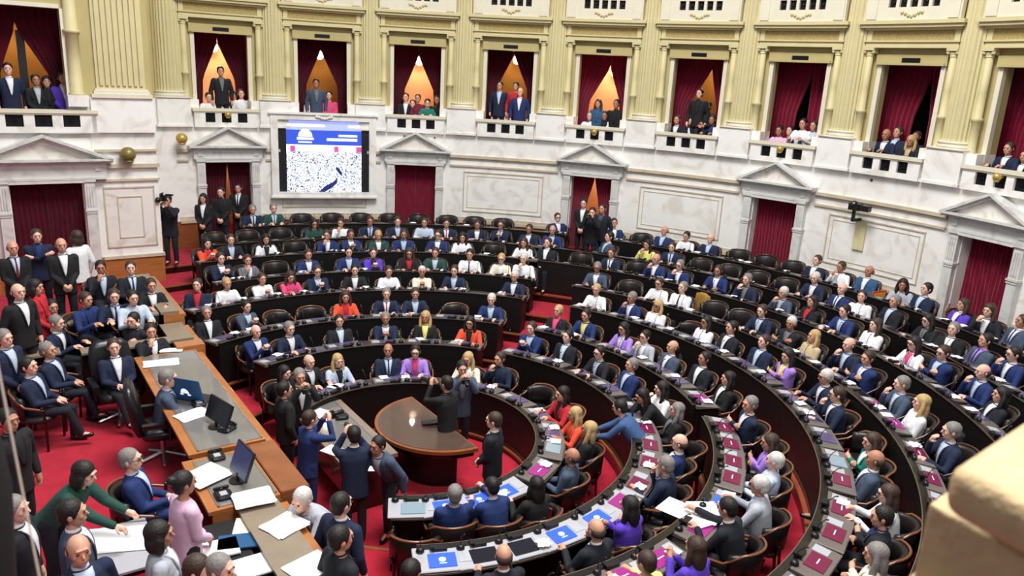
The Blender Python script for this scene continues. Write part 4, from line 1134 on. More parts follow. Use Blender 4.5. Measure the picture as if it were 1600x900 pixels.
# wooden bulkheads on the seats side
def wbox(nm, s0, s1, t0, t1, z0, z1, m, lbl, cat, bev=.01):
    c = st((s0 + s1) / 2, (t0 + t1) / 2, z0); b = NB(); box(b, (s0, t0, z0), (s1, t1, z1), TST); bmesh.ops.transform(b, matrix=Matrix.Translation(-c), verts=b.verts)
    if bev: bmesh.ops.bevel(b, geom=b.edges[:], offset=bev, segments=2, affect='EDGES')
    o = mk(nm, b, m); o.location = c; tag(o, lbl, cat); return o
wbox('oak_bulkhead', 4.92, 6.46, -.27, .12, PZ, DZ + .0, M['owood2'], 'broad red-brown wooden box at the end of the presidential desk', 'desk box')
wbox('oak_bulkhead', .06, .42, -.30, .22, PZ, DZ + .06, M['owood'], 'orange wooden block at the head of the presidential desk', 'desk box')
pdesk(-1.1, .0, -.34, .10, DZ + .08, 'grey-topped oak desk beside the steps, next to the presidential desk', inset=False, top=M['lwood'])
pdesk(-4.5, -1.15, -.28, .08, -5.2, 'long grey-topped side desk leading up to the marble pier', inset=False, top=M['lwood'], zb=PZ)
for s, t0, t1, z, l in ((-1.4, -2.5, -.3, -5.24, 'first narrow cross desk below the marble pier'), (-.05, -1.9, -.35, -5.42, 'second narrow cross desk, by the yawning man'), (-.5, -3.3, -2.2, -5.5, 'short cross desk in front of the seated men on the left')):
    c = st(s, (t0 + t1) / 2, PZ); root = empty('cross_desk', c); tag(root, 'brown wooden ' + l, 'desk', 'cross desks of the podium'); mw = Matrix.Translation(-c)
    for nm, bb, m in (('worktop', ((s - .17, t0, z - .04), (s + .17, t1, z)), M['lwood']), ('front_panel', ((s + .1, t0, PZ), (s + .14, t1, z - .04)), M['dwood']), ('side_panel', ((s - .15, t0, PZ), (s + .1, t0 + .04, z - .04)), M['dwood']), ('side_panel', ((s - .15, t1 - .04, PZ), (s + .1, t1, z - .04)), M['dwood'])):
        b = NB(); box(b, bb[0], bb[1], TST); bmesh.ops.transform(b, matrix=mw, verts=b.verts); mk(nm, b, m, root)
# things on the podium desks
def sheet(s, t, z, w, d, rot, lbl, n=1, group='papers on the podium'):
    b = NB()
    for j in range(n):
        mm = Matrix.Rotation(rot + random.uniform(-.15, .15) * (j > 0), 4, 'Z'); v = [mm @ Vector(c) for c in ((-w / 2, -d / 2, 0), (w / 2, -d / 2, 0), (w / 2, d / 2, 0), (-w / 2, d / 2, 0))]
        lo = [b.verts.new((c.x, c.y, j * .006)) for c in v]; hi = [b.verts.new((c.x, c.y, j * .006 + .004)) for c in v]; b.faces.new(hi); b.faces.new(lo[::-1])
        for u in range(4): b.faces.new((lo[u], lo[(u + 1) % 4], hi[(u + 1) % 4], hi[u]))
    o = mk('paper_sheets', b, M['white']); o.location = st(s, t, z); tag(o, lbl, 'paper', group); return o
def on(px, py, z=DZ):
    v = onz(px, py, z); q = Vector((v.x, v.y)) - PA; return q.dot(ND), q.dot(NN)
def shp(px, py, w, d, rot, lbl, z=DZ, n=2): s, t = on(px, py, z); return sheet(s, t, z + .01, w, d, rot, lbl, n)
shp(302, 649, .5, .35, .9, 'white sheets in front of the grey-suited man at the presidential desk')
shp(252, 568, .6, .34, .4, 'white sheets at the top end of the presidential desk')
shp(322, 744, .55, .5, 1.0, 'large white sheets beside the woman in pale pink')
shp(396, 779, .5, .42, .5, 'white sheets hanging over the end of the podium desk')
shp(445, 822, .46, .42, .9, 'square white sheets on the lower podium desk, upper pile', DZ - .05)
shp(485, 887, .5, .42, .9, 'square white sheets on the lower podium desk, bottom of the photo', DZ - .05)
shp(268, 548, .4, .2, .3, 'white sheet near the oak block of the presidential desk')
def laptop(px, py, yaw, z, lbl, m=None, logo=False, w=.48, h=.34, tilt=.3):
    s, t = on(px, py, z); root = empty('laptop', st(s, t, z + .008), -yaw); tag(root, lbl, 'laptop', 'laptops and screens of the podium')
    b = NB(); box(b, (-w / 2, -.16, 0), (w / 2, .16, .022)); bmesh.ops.bevel(b, geom=b.edges[:], offset=.006, segments=1, affect='EDGES'); mk('keyboard_base', b, M['plastic'], root)
    R0 = Matrix.Translation((0, .16, .02)) @ Matrix.Rotation(-tilt, 4, 'X')
    b = NB(); box(b, (-w / 2, 0, 0), (w / 2, .016, h)); bmesh.ops.bevel(b, geom=b.edges[:], offset=.005, segments=1, affect='EDGES'); l = mk('lid', b, m or M['lap'], root, False, R0)
    if logo:
        b = NB(); n = 14; v = [b.verts.new((.08 * math.cos(PI * i / n), .0175, .16 + .10 * math.sin(PI * i / n))) for i in range(n + 1)]; b.faces.new(v)
        box(b, (-.10, .016, .12), (-.04, .018, .15)); box(b, (.04, .016, .12), (.10, .018, .15)); mk('emblem', b, M['s_pale'], l)
    b = NB(); box(b, (-w / 2 + .02, -.003, .02), (w / 2 - .02, .0, h - .02)); mk('display', b, M['scr_k'], l)
    return root
laptop(304, 622, PI + .25, DZ, 'blue laptop with a pale dome emblem on the presidential desk', logo=True, w=.66, h=.46, tilt=.3)
def monitor(px, py, yaw, z, lbl, w=.6, h=.38, m=None):
    s, t = on(px, py, z); root = empty('monitor', st(s, t, z + .008), -yaw); tag(root, lbl, 'monitor', 'laptops and screens of the podium')
    b = NB(); lathe(b, [(.12, 0), (.12, .015), (.02, .02), (.02, .12)], None, 14); mk('stand', b, M['plastic'], root)
    mx = Matrix.Translation((0, 0, .08)) @ Matrix.Rotation(-.35, 4, 'X')
    b = NB(); box(b, (-w / 2, -.015, 0), (w / 2, .02, h)); bmesh.ops.bevel(b, geom=b.edges[:], offset=.006, segments=1, affect='EDGES'); p = mk('panel', b, M['plastic'], root, False, mx)
    b = NB(); box(b, (-w / 2 + .02, -.018, .02), (w / 2 - .02, -.014, h - .02)); mk('display', b, m or M['scr_k'], p)
    b = NB(); box(b, (-.1, .02, .1), (.1, .035, .25)); mk('back_cover', b, M['black'], p)
monitor(338, 668, NY - .25, DZ, 'thin black monitor tilted on the presidential desk, right end', .66, .36)
monitor(372, 752, NY - .1, DZ - .03, 'dark blue monitor beside the woman in pale pink', .55, .42, mat('blue_grey_display', (40, 70, 110), .3, emit=.1))
def phone(px, py, yaw, z, lbl):
    s, t = on(px, py, z); root = empty('desk_telephone', st(s, t, z + .008), -yaw); tag(root, lbl, 'telephone', 'telephones on the podium')
    b = NB(); loft(b, [(0, .13, .11, 0), (.03, .13, .11, 0), (.06, .11, .08, -.01)], None, 14, 4); mk('base', b, M['plastic'], root)
    b = NB(); tube(b, [(-.1, -.08, .07), (-.1, 0, .09), (-.1, .08, .07)], [.025, .016, .025], 8); mk('handset', b, M['plastic'], root, True)
    b = NB(); box(b, (-.02, -.05, .058), (.09, .04, .066)); mk('keypad', b, M['console2'], root)
phone(311, 633, NY, DZ, 'black telephone on the presidential desk beside the papers'); phone(339, 716, NY, DZ - .03, 'black telephone at the near corner of the oak podium desk'); phone(349, 776, NY, DZ - .03, 'grey-black desk telephone below the dark blue monitor'); phone(355, 672, NY + 1, DZ, 'black telephone under the thin monitor')
s, t = on(436, 822, DZ)
for i, (px, py, m, w, d, r, l) in enumerate(((402, 822, M['cream'], .55, .36, .2, 'beige open folder on the dark box beside the podium'), (383, 846, M['lap'], .62, .30, .3, 'slate blue folder leaning at the bottom of the photo'), (408, 882, M['white'], .6, .4, .6, 'white magazine with coloured cover at the bottom of the photo'), (345, 858, M['white'], .4, .36, .5, 'white sheet by the bottom edge, beside the brown-haired woman'))):
    s, t = on(px, py, DZ - .12); b = NB(); box(b, (-w / 2, -d / 2, 0), (w / 2, d / 2, .02)); o = mk('folder', b, m); o.location = st(s, t, DZ - .12); o.rotation_euler = (0, 0, r); tag(o, l, 'folder')
wbox('storage_box', 6.55, 8.9, -1.75, -.92, PZ, DZ - .14, M['black'], 'large black box holding folders at the bottom left', 'box')
# big white document table bottom left
c = st(6.35, -2.2, PZ); root = empty('side_table', c, -NY); tag(root, 'white-topped side table between the dark-suited man and the bent woman', 'table')
b = NB(); box(b, (-.55, -.36, .72), (.55, .36, .75)); mk('tabletop', b, M['console2'], root)
b = NB(); box(b, (-.53, -.34, .66), (.53, .34, .72)); mk('apron', b, M['dwood'], root)
for x in (-.5, .5):
    for y in (-.31, .31): b = NB(); tube(b, [(x, y, 0), (x, y, .7)], .025, 8); mk('leg', b, M['dwood'], root)
sheet(6.2, -2.15, PZ + .76, .95, .55, .25, 'very large white sheet spread on the side table at the lower left')
sheet(6.9, -3.1, PZ + .3, .4, .3, .2, 'white sheet at the far lower left by the grey-haired man')
# stenographers' desk and the half-round table in the well
P = [onz(x, y, WELL + .98) for x, y in ((478, 640), (530, 626), (590, 690), (528, 728))]
c = sum(P, Vector()) / 4; c.z = WELL; root = empty('stenographers_desk', c); root.scale = (1, 1, 1.22); tag(root, 'grey-topped stenographers desk in the middle of the well', 'desk')
SD, SW = 1.42, .52
def TSD(p): q = ND * p.x + NN * p.y; return Vector((q.x, q.y, p.z))
b = NB(); box(b, (-SD, -SW, .74), (SD, SW, .80), TSD); mk('worktop', b, M['lwood'], root)
b = NB(); box(b, (-SD + .06, -SW + .14, .80), (SD - .06, SW - .16, .806), TSD); mk('glass_inlay', b, M['glass'], root)
b = NB(); box(b, (-SD + .05, SW - .16, .80), (SD - .05, SW - .14, .812), TSD); box(b, (-SD + .05, -SW + .12, .80), (SD - .05, -SW + .14, .812), TSD); mk('inlay_edge', b, M['steel'], root)
b = NB(); box(b, (-SD + .03, SW - .1, 0), (SD - .03, SW - .04, .74), TSD); box(b, (-SD + .03, -SW + .06, .3), (SD - .03, -SW + .1, .74), TSD); mk('front_panel', b, M['dwood'], root)
for s in (-1, 1): b = NB(); box(b, (s * (SD - .06) - .03, -SW + .05, 0), (s * (SD - .06) + .03, SW - .05, .74), TSD); mk('side_panel', b, M['dwood'], root)
def wellsheet(px, py, w, d, rot, lbl):
    v = onz(px, py, WELL + 1.0); b = NB(); box(b, (-w / 2, -d / 2, 0), (w / 2, d / 2, .012)); o = mk('paper_sheets', b, M['white']); o.location = v; o.rotation_euler = (0, 0, rot); tag(o, lbl, 'paper', 'papers in the well')
wellsheet(505, 648, .5, .36, -.5, 'white sheets on the stenographers desk, far end'); wellsheet(520, 704, .34, .3, -.5, 'white sheets on the stenographers desk beside the man in a vest')
wellsheet(572, 730, .4, .3, .1, 'pale printed sheets at the near corner of the stenographers desk')
v = onz(534, 652, WELL + 1.0); root = empty('desk_telephone', v, .4); tag(root, 'black telephone on the stenographers desk', 'telephone'); b = NB(); loft(b, [(0, .13, .11, 0), (.03, .13, .11, 0), (.06, .11, .08, -.01)], None, 14, 4); mk('base', b, M['plastic'], root); b = NB(); tube(b, [(-.1, -.08, .07), (-.1, 0, .09), (-.1, .08, .07)], [.025, .016, .025], 8); mk('handset', b, M['plastic'], root, True)
# half-round table: flat side towards the seats
HC_ = onz(684, 645, WELL + .75); HC_.z = WELL
TC = Vector((-1.22, 14.02, WELL)); root = empty('half_round_table', TC); root.scale = (1, 1, 1.29); tag(root, 'half-round dark wooden table with a leather top in the well', 'table')
def half(b, r, z0, z1, k=1.0, e=1.12, y1=.0):
    n = 28; pts = [(r * e * math.cos(PI + PI * i / n), r * k * math.sin(PI + PI * i / n) + y1) for i in range(n + 1)]
    W = lambda x, y, z: Vector(((ND * x + NN * y).x, (ND * x + NN * y).y, z))
    lo = [b.verts.new(W(x, y, z0)) for x, y in pts]; hi = [b.verts.new(W(x, y, z1)) for x, y in pts]
    b.faces.new(hi); b.faces.new(lo[::-1]); m = len(pts)
    for i in range(m): b.faces.new((lo[i], lo[(i + 1) % m], hi[(i + 1) % m], hi[i]))
b = NB(); half(b, 1.18, .70, .75, 1.12); mk('tabletop', b, M['owood2'], root)
b = NB(); half(b, 1.12, .75, .756, 1.10, 1.1, -.03); mk('leather_inlay', b, mat('brown_leather_top', (84, 66, 58), .35, noise=.2, nscale=4, coat=.3), root)
b = NB(); half(b, 1.10, .60, .70, 1.10, 1.1, -.02); mk('apron', b, M['dwood'], root)
b = NB(); half(b, .72, .0, .60, 1.0, 1.1, -.12); mk('pedestal', b, M['dwood2'], root)
for px, py, l in ((672, 662, 'black case on the half-round table'), ): 
    v = onz(px, py, WELL + .98); b = NB(); box(b, (-.16, -.08, 0), (.16, .08, .05)); bmesh.ops.bevel(b, geom=b.edges[:], offset=.01, segments=1, affect='EDGES'); o = mk('equipment_case', b, M['plastic']); o.location = v; o.rotation_euler = (0, 0, .3); tag(o, l, 'case')
v = onz(1082, 806, TZ[2] + 1.0); b = NB()
for j, (dx, dy, rr) in enumerate(((0, 0, .5), (.22, .1, .1), (-.15, .12, .9))):
    box(b, (-.22, -.3, j * .006), (.22, .3, j * .006 + .004), lambda p: Matrix.Rotation(rr, 3, 'Z') @ p + Vector((dx, dy, 0)))
o = mk('paper_sheets', b, M['white']); o.location = v; tag(o, 'large spread of white sheets held by the man reaching forward, third row', 'paper')
v = onz(1098, 470, TZ[4] + .95); root = empty('hanging_coat', v, -.9); tag(root, 'mustard coat draped over an empty chair back, right of the central aisle', 'coat')
b = NB(); loft(b, [(-.42, .17, .07, 0), (-.2, .20, .075, .01), (.05, .21, .07, 0), (.18, .17, .06, 0), (.22, .09, .05, 0)], None, 18, 2.6); mk('coat_body', b, mat('mustard_cloth', (168, 128, 52), .85, noise=.2, nscale=12), root, True)
for s in (-1, 1): b = NB(); tube(b, [(s * .18, 0, .14), (s * .23, .02, -.1), (s * .22, .03, -.34)], [.05, .05, .045], 10); mk('sleeve', b, M['c_bg'] if 0 else mat('mustard_cloth', (168, 128, 52)), root, True)
# ------------------------------------------------------------------ people away from the curved rows: x y floor sex jacket shirt tie hair style pose heading label
SP = [
 (178, 540, PZ, 'm', 'nv', 'wh', '-', 'br', 's', 'l', DY - .1, 'brown-haired man in navy jacket and open white shirt in the high leather chair'),
 (262, 592, PZ, 'm', 'gb', 'lb', '-', 'gr', 's', 'd', NY + .15, 'grey-haired man in grey blue suit leaning over the presidential desk'),
 (45, 570, PZ, 'm', 'nv', 'lb', '-', 'dk', 's', 'l', NY + .5, 'dark-haired man in navy suit seated sideways at the far left'),
 (75, 545, PZ, 'm', 'nv', 'lb', '-', 'gr', 's', 'l', NY + .5, 'grey-haired man in navy suit seated, hands in lap, at the far left'),
 (88, 505, PZ, 'm', 'nv', 'wh', '-', 'gr', 's', 'd', NY + .6, 'grey-haired man in navy jacket, white shirt, at the short cross desk'),
 (205, 716, PZ, 'm', 'bl', 'lb', '-', 'gr', 's', 'l', NY + .35, 'grey-haired man with glasses in bright blue suit seated by the side table'),
 (235, 515, PZ, 'm', 'db', 'wh', '-', 'dk', 's', 'c', DY - .2, 'yawning dark-haired man in dark suit, hand at his mouth'),
 (208, 498, PZ, 'm', 'db', 'db', '-', 'dk', 's', 'f', DY + .9, 'dark-suited man turned away beside the yawning man'),
 (134, 467, -5.95, 'm', 'bl', 'bl', '-', 'br', 's', 'd', DY - .6, 'man in bright blue jersey bent over below the doorway'),
 (178, 462, -5.95, 'm', 'nv', 'lb', 'nv', 'br', 's', 'd', DY, 'brown-haired man in navy suit leaning on the first cross desk'),
 (207, 464, -5.95, 'm', 'lb', 'lg', '-', 'dk', 's', 'd', DY - .2, 'dark-haired man in pale blue jacket at the first cross desk'),
 (236, 445, -5.95, 'w', 'bk', 'wh', '-', 'br', 's', 'd', DY - .1, 'brown-haired woman in black jacket at the side desk'),
 (157, 416, -5.7, 'm', 'db', 'lb', '-', 'dk', 's', 'c', DY - .1, 'dark-haired man in dark suit, cheek on hand, below the pier'),
 (204, 416, -5.7, 'm', 'db', 'lb', 'nv', 'br', 's', 'l', DY, 'large man in dark suit and blue tie leaning back below the pier'),
 (20, 387, -5.7, 'm', 'bk', 'lb', 'mr', 'bd', 'c', 'k', DY - .2, 'bald man in black jacket with burgundy tie standing at the far left'),
 (57, 366, -5.7, 'm', 'nv', 'bl', '-', 'br', 's', 'x', DY, 'brown-haired man in blue standing with arms crossed in the doorway'),
 (96, 385, -5.7, 'm', 'bk', 'wh', '-', 'bd', 'c', 'k', DY - .1, 'balding man in black suit, white shirt, standing before the doorway'),
 (118, 372, -5.7, 'w', '-', 'wh', '-', 'br', 'b', 'h', DY + 2.6, 'woman in white blouse and red trousers, turned to the wall'),
 (30, 458, -6.0, 'm', 'bk', 'wh', '-', 'bd', 'c', 'h', DY - .6, 'bald man in black jacket standing at the left edge, head bowed'),
 (57, 447, -6.0, 'w', 'rd', 'rd', '-', 'dk', 'b', 'k', DY - 1.0, 'dark-haired woman in red jacket among the standing men'),
 (36, 482, PZ, 'm', 'bk', 'wh', '-', 'dk', 's', 'b', DY - 1.0, 'dark-haired man in black stooping to speak at the left'),
 (81, 480, PZ, 'm', 'db', 'wh', '-', 'dk', 's', 'c', DY - .5, 'dark-haired man in dark suit, fist at chin, at the left'),
 (8, 525, PZ, 'm', 'nv', 'lb', '-', 'gr', 's', 'k', DY - .7, 'grey-haired man in navy suit clapping at the left edge'),
 (16, 655, PZ, 'm', 'bk', 'bk', '-', 'dk', 's', 'h', DY - .7, 'man in black standing at the left edge of the red floor'),
 (134, 738, PZ, 'w', 'gn', 'gn', '-', 'dk', 'b', 'b', NY + .6, 'dark-haired woman in dark green bending down behind the side table'),
 (290, 752, PZ, 'w', '-', 'lp', '-', 'dk', 'u', 'k', NY - .2, 'woman in pale pink top with dark bun, standing back to us'),
 (118, 797, PZ, 'm', 'gb', 'wh', '-', 'dk', 's', 'h', NY + .1, 'dark-haired man in slate suit standing back to us at the side table'),
 (125, 858, PZ, 'm', 'nv', 'lb', '-', 'bd', 'c', 'h', DY - .3, 'bald man in navy jacket and pale blue shirt, bottom left'),
 (254, 830, PZ, 'w', 'lg', 'wh', '-', 'dk', 'b', 'h', NY + .2, 'woman with dark bob hair in light grey lace top, back to us'),
 (28, 790, PZ, 'm', 'db', 'wh', '-', 'gr', 's', 'h', NY + .4, 'grey-haired man in dark jacket at the left edge, bottom'),
 (316, 888, PZ, 'w', 'bk', 'bk', '-', 'br', 's', 'h', NY + .5, 'brown-haired woman in black at the bottom edge beside the papers'),
 (350, 890, PZ, 'w', 'gy', 'gy', '-', 'gr', 's', 'h', NY + .7, 'grey-haired woman in grey at the bottom edge'),
 (536, 785, -6.85, 'm', 'nv', 'wh', '-', 'dk', 's', 'h', .5, 'dark-haired man in navy suit standing back to us, white collar showing'),
 (536, 842, -6.75, 'm', 'db', 'db', '-', 'dk', 's', 'h', .8, 'dark-haired man in black standing at the bottom, behind the navy-suited one'),
 (472, 782, -6.9, 'm', 'lg', 'lg', '-', 'wt', 's', 'b', -2.7, 'person in light grey padded jacket stooping beside the podium'),
 (645, 886, -7.2, 'm', 'bk', 'bk', '-', 'dk', 's', 'h', .3, 'curly dark-haired man in black at the bottom of the red aisle'),
 (484, 655, WELL, 'w', 'bl', 'bl', '-', 'br', 's', 'p', .75, 'photographer in bright blue suit aiming a camera'),
 (553, 680, WELL, 'm', 'nv', 'wh', '-', 'dk', 's', 'p', -.4, 'dark-haired photographer in dark jacket, back to us'),
 (586, 695, WELL, 'm', 'gb', 'lg', '-', 'dk', 's', 'w', -2.6, 'man in grey blue vest striding and bending down in the well'),
 (770, 655, WELL, 'm', 'db', 'wh', '-', 'br', 's', 'k', -1.3, 'brown-haired man in dark suit standing at the half-round table'),
 (722, 575, WELL, 'm', 'gb', 'gy', '-', 'dk', 's', 'p', 2.9, 'photographer in grey aiming a camera before the curved desk'),
 (698, 598, WELL, 'm', 'bk', 'bk', '-', 'dk', 's', 'p', -.9, 'cameraman in black behind the half-round table'),
 (447, 605, WELL, 'm', 'bk', 'bk', '-', 'dk', 's', 'h', .9, 'man in black standing at the left end of the innermost desk'),
 (468, 590, WELL + .1, 'm', 'bk', 'wh', '-', 'gr', 's', 'p', 2.6, 'photographer in black holding a pale camera near the innermost desk'),
 (968, 634, TZ[0], 'm', '-', 'dn', '-', 'dk', 's', 'b', -1.2, 'dark-haired man in denim shirt bending forward behind the innermost row'),
 (1002, 617, TZ[0], 'w', '-', 'bk', '-', 'dk', 'l', 'b', -1.9, 'long-haired woman in black leaning forward beside the man in denim'),
 (262, 314, -5.72, 'm', 'db', 'db', '-', 'dk', 's', 'p', PI - .1, 'cameraman in dark suit with a video camera beside the pier'),
 (317, 308, -5.72, 'w', 'bk', 'wh', '-', 'dk', 'l', 'k', PI - .1, 'long-haired woman in black suit and white blouse standing by the door'),
 (345, 300, -5.72, 'm', 'bk', 'bk', '-', 'dk', 's', 'k', PI - .1, 'guard in black standing on the left in the doorway left of the screen'),
 (372, 293, -5.72, 'm', 'bk', 'wh', 'bk', 'dk', 's', 'k', PI - .1, 'guard in black with white shirt on the right in the doorway left of the screen'),
 (912, 319, -5.72, 'm', 'bk', 'wh', '-', 'dk', 's', 'k', PI + .3, 'tall man in black with pale lanyard standing in the central doorway'),
 (926, 330, -5.72, 'm', 'bk', 'db', '-', 'dk', 's', 'p', PI + .3, 'photographer in black in the central doorway'),
 (941, 327, -5.72, 'm', 'db', 'gb', '-', 'dk', 's', 'h', PI + .5, 'man in jeans and dark jacket on the right of the central doorway'),
]
def lean_off(ps): return K * {'d': .10, 't': .08, 'c': .06, 'l': -.05, 'b': .40, 'w': .36, 'p': .05, 'r': .15}.get(ps, .03)
def headz(ps): return K * {'d': 1.20, 't': 1.20, 'c': 1.21, 'f': 1.22, 'l': 1.22, 'r': 1.18, 'b': 1.47, 'w': 1.51, 'p': 1.61}.get(ps, 1.62)
for x, y, fz, sx, ja, shx, ti, ha, sty, ps, hd, lb in SP:
    if fz not in (PZ, WELL, TZ[0]): fz -= .22
    hz = fz + headz(ps) * (1.0 if sx == 'm' else .97); v = onz(x, y, hz); off = lean_off(ps)
    p = Vector((v.x - off * math.sin(hd), v.y - off * math.cos(hd), fz))
    tr_ = 'jean' if 'jeans' in lb else 'trouser'
    if 'red trousers' in lb: tr_ = 'c_rd'
    if 'blue suit' in lb: tr_ = 'c_' + ja
    o = person(p, hd, sx, ja, shx, ti, ha, sty, ps, trous=tr_, specs='glasses' in lb, group='people around the podium and doors')
    REG.append((o, [lb]))
    if ps in 'dtcflr':
        big = 'high leather chair' in lb or 'leaning over the presidential' in lb
        q = place(PROTO['pres' if big else 'near'], p + Vector((-.02 * math.sin(hd), -.02 * math.cos(hd), 0)), hd); q.scale = (K, K, K); tag(q, None, 'chair', 'chairs of the podium')
        REG.append((q, [('high-backed black leather chair of the ' if big else 'wooden armchair of the ') + ' '.join(lb.split()[:9])]))
    if ps == 'p':
        vid = 'video' in lb; cz = fz + 1.52 * K; c0 = Vector((p.x + .42 * K * math.sin(hd), p.y + .42 * K * math.cos(hd), cz + (.26 if vid else 0)))
        root = empty('video_camera' if vid else 'photo_camera', c0, -hd); tag(root, None, 'camera', 'cameras in the hall'); REG.append((root, [('black video camera of the ' if vid else 'black camera held by the ') + ' '.join(lb.split()[:9])]))
        k = 1.7 if vid else 1
        b = NB(); box(b, (-.07 * k, -.04 * k, -.05 * k), (.07 * k, .04 * k, .05 * k)); box(b, (-.03, -.03, .05 * k), (.03, .03, .08 * k)); bmesh.ops.bevel(b, geom=b.edges[:], offset=.006, segments=1, affect='EDGES'); mk('camera_body', b, M['plastic'], root)
        b = NB(); tube(b, [(0, .04, 0), (0, .10 * k, 0), (0, .20 * k, 0)], [.035, .04 * k, .045 * k], 14); mk('lens', b, M['plastic'], root, True)
        if vid: b = NB(); box(b, (-.3, -.03, .07), (-.1, .03, .12)); tube(b, [(0, -.1, .13), (0, .2, .13)], .02, 8); mk('handle', b, M['plastic'], root)
# gallery: bay x y sex jacket shirt hair style pose label
GP = [
 (345, 112, 'm', 'db', 'gy', 'dk', 's', 'h', 'man in dark suit standing before the lit gap'), (326, 150, 'w', '-', 'wh', 'br', 's', 'd', 'woman in white leaning on the parapet at the left'), (345, 152, 'w', '-', 'cr', 'br', 's', 'd', 'person in cream seated at the middle'), (363, 150, 'm', 'db', 'db', 'dk', 's', 'l', 'seated man in dark blue'), (377, 143, 'w', '-', 'wh', 'br', 's', 'h', 'person in white shirt at the right'),
 (494, 130, 'm', 'gb', 'gy', 'dk', 's', 'h', 'man in grey standing before the lit gap'), (487, 150, 'w', '-', 'wh', 'dk', 's', 'l', 'person in white at the left'), (514, 148, 'w', '-', 'pk', 'dk', 's', 'l', 'person in pink jersey at the right'),
 (634, 152, 'm', 'bk', 'wh', 'dk', 's', 'l', 'dark-clothed person at the left'), (653, 150, 'w', '-', 'mr', 'dk', 's', 'l', 'person in burgundy at the middle'), (645, 160, 'w', '-', 'lg', 'br', 's', 'l', 'person in light grey bent forward'), (668, 158, 'w', '-', 'tg', 'dk', 's', 'd', 'person in green at the right'), (683, 155, 'm', 'bk', 'bk', 'dk', 's', 'l', 'person in black by the right column'),
 (781, 134, 'm', 'nv', 'lb', 'dk', 's', 'h', 'man in navy suit and blue shirt standing at the left'), (806, 132, 'w', '-', 'rd', 'dk', 's', 'h', 'woman in red behind the man in blue'), (813, 142, 'm', 'bl', 'wh', 'bd', 'c', 'h', 'man in blue jacket and white shirt leaning forward'), (781, 170, 'w', '-', 'lp', 'br', 's', 'd', 'person in pale pink low at the left'),
 (935, 158, 'w', 'bn', 'bn', 'br', 'l', 'h', 'long-haired woman in denim'), (963, 162, 'm', 'bk', 'bk', 'dk', 's', 'h', 'man in black at the right'), (922, 180, 'w', '-', 'wh', 'gr', 's', 'd', 'grey-haired person in white at the left'), (962, 180, 'm', '-', 'wh', 'gr', 's', 'd', 'grey-haired man in white shirt at the right'), (945, 182, 'm', 'db', 'db', 'dk', 's', 'd', 'person in dark at the middle'),
 (1093, 146, 'm', 'bk', 'bk', 'dk', 's', 'h', 'man in black standing before the lit gap'), (1106, 165, 'm', 'bk', 'bk', 'dk', 's', 'l', 'man in black behind, to the right'), (1058, 187, 'm', 'db', 'wh', 'br', 's', 'd', 'man in dark suit at the left end'), (1081, 189, 'm', 'db', 'wh', 'br', 's', 'd', 'man in dark suit, white shirt, at the middle'), (1095, 193, 'w', 'bk', 'bk', 'dk', 's', 'd', 'dark-clothed woman at the parapet'), (1113, 186, 'w', 'bl', 'bl', 'br', 's', 'd', 'person in blue at the right end'),
 (1218, 203, 'w', '-', 'lp', 'dk', 's', 'd', 'person in pale pink at the left'), (1235, 200, 'w', '-', 'mr', 'dk', 's', 'l', 'person in burgundy seated back'), (1255, 194, 'm', '-', 'wh', 'dk', 's', 'd', 'dark-haired person in white'), (1272, 194, 'w', '-', 'lb', 'or', 's', 'd', 'person in pale blue with orange scarf'),
 (1385, 211, 'm', 'nv', 'wh', 'bd', 'c', 'd', 'balding man in navy suit at the left'), (1403, 207, 'm', 'nv', 'lb', 'br', 's', 'l', 'man in navy suit, second from left'), (1424, 219, 'w', 'db', 'bg', 'bl', 'l', 'd', 'blond woman in dark jacket at the parapet'), (1433, 209, 'w', 'bk', 'bk', 'br', 's', 'l', 'brown-haired woman behind the blond one'),
 (1577, 231, 'm', 'nv', 'wh', 'br', 's', 'd', 'man in navy suit and white shirt at the parapet'), (1603, 243, 'm', 'db', 'wh', 'dk', 's', 'd', 'man in dark suit at the photo edge'),
]
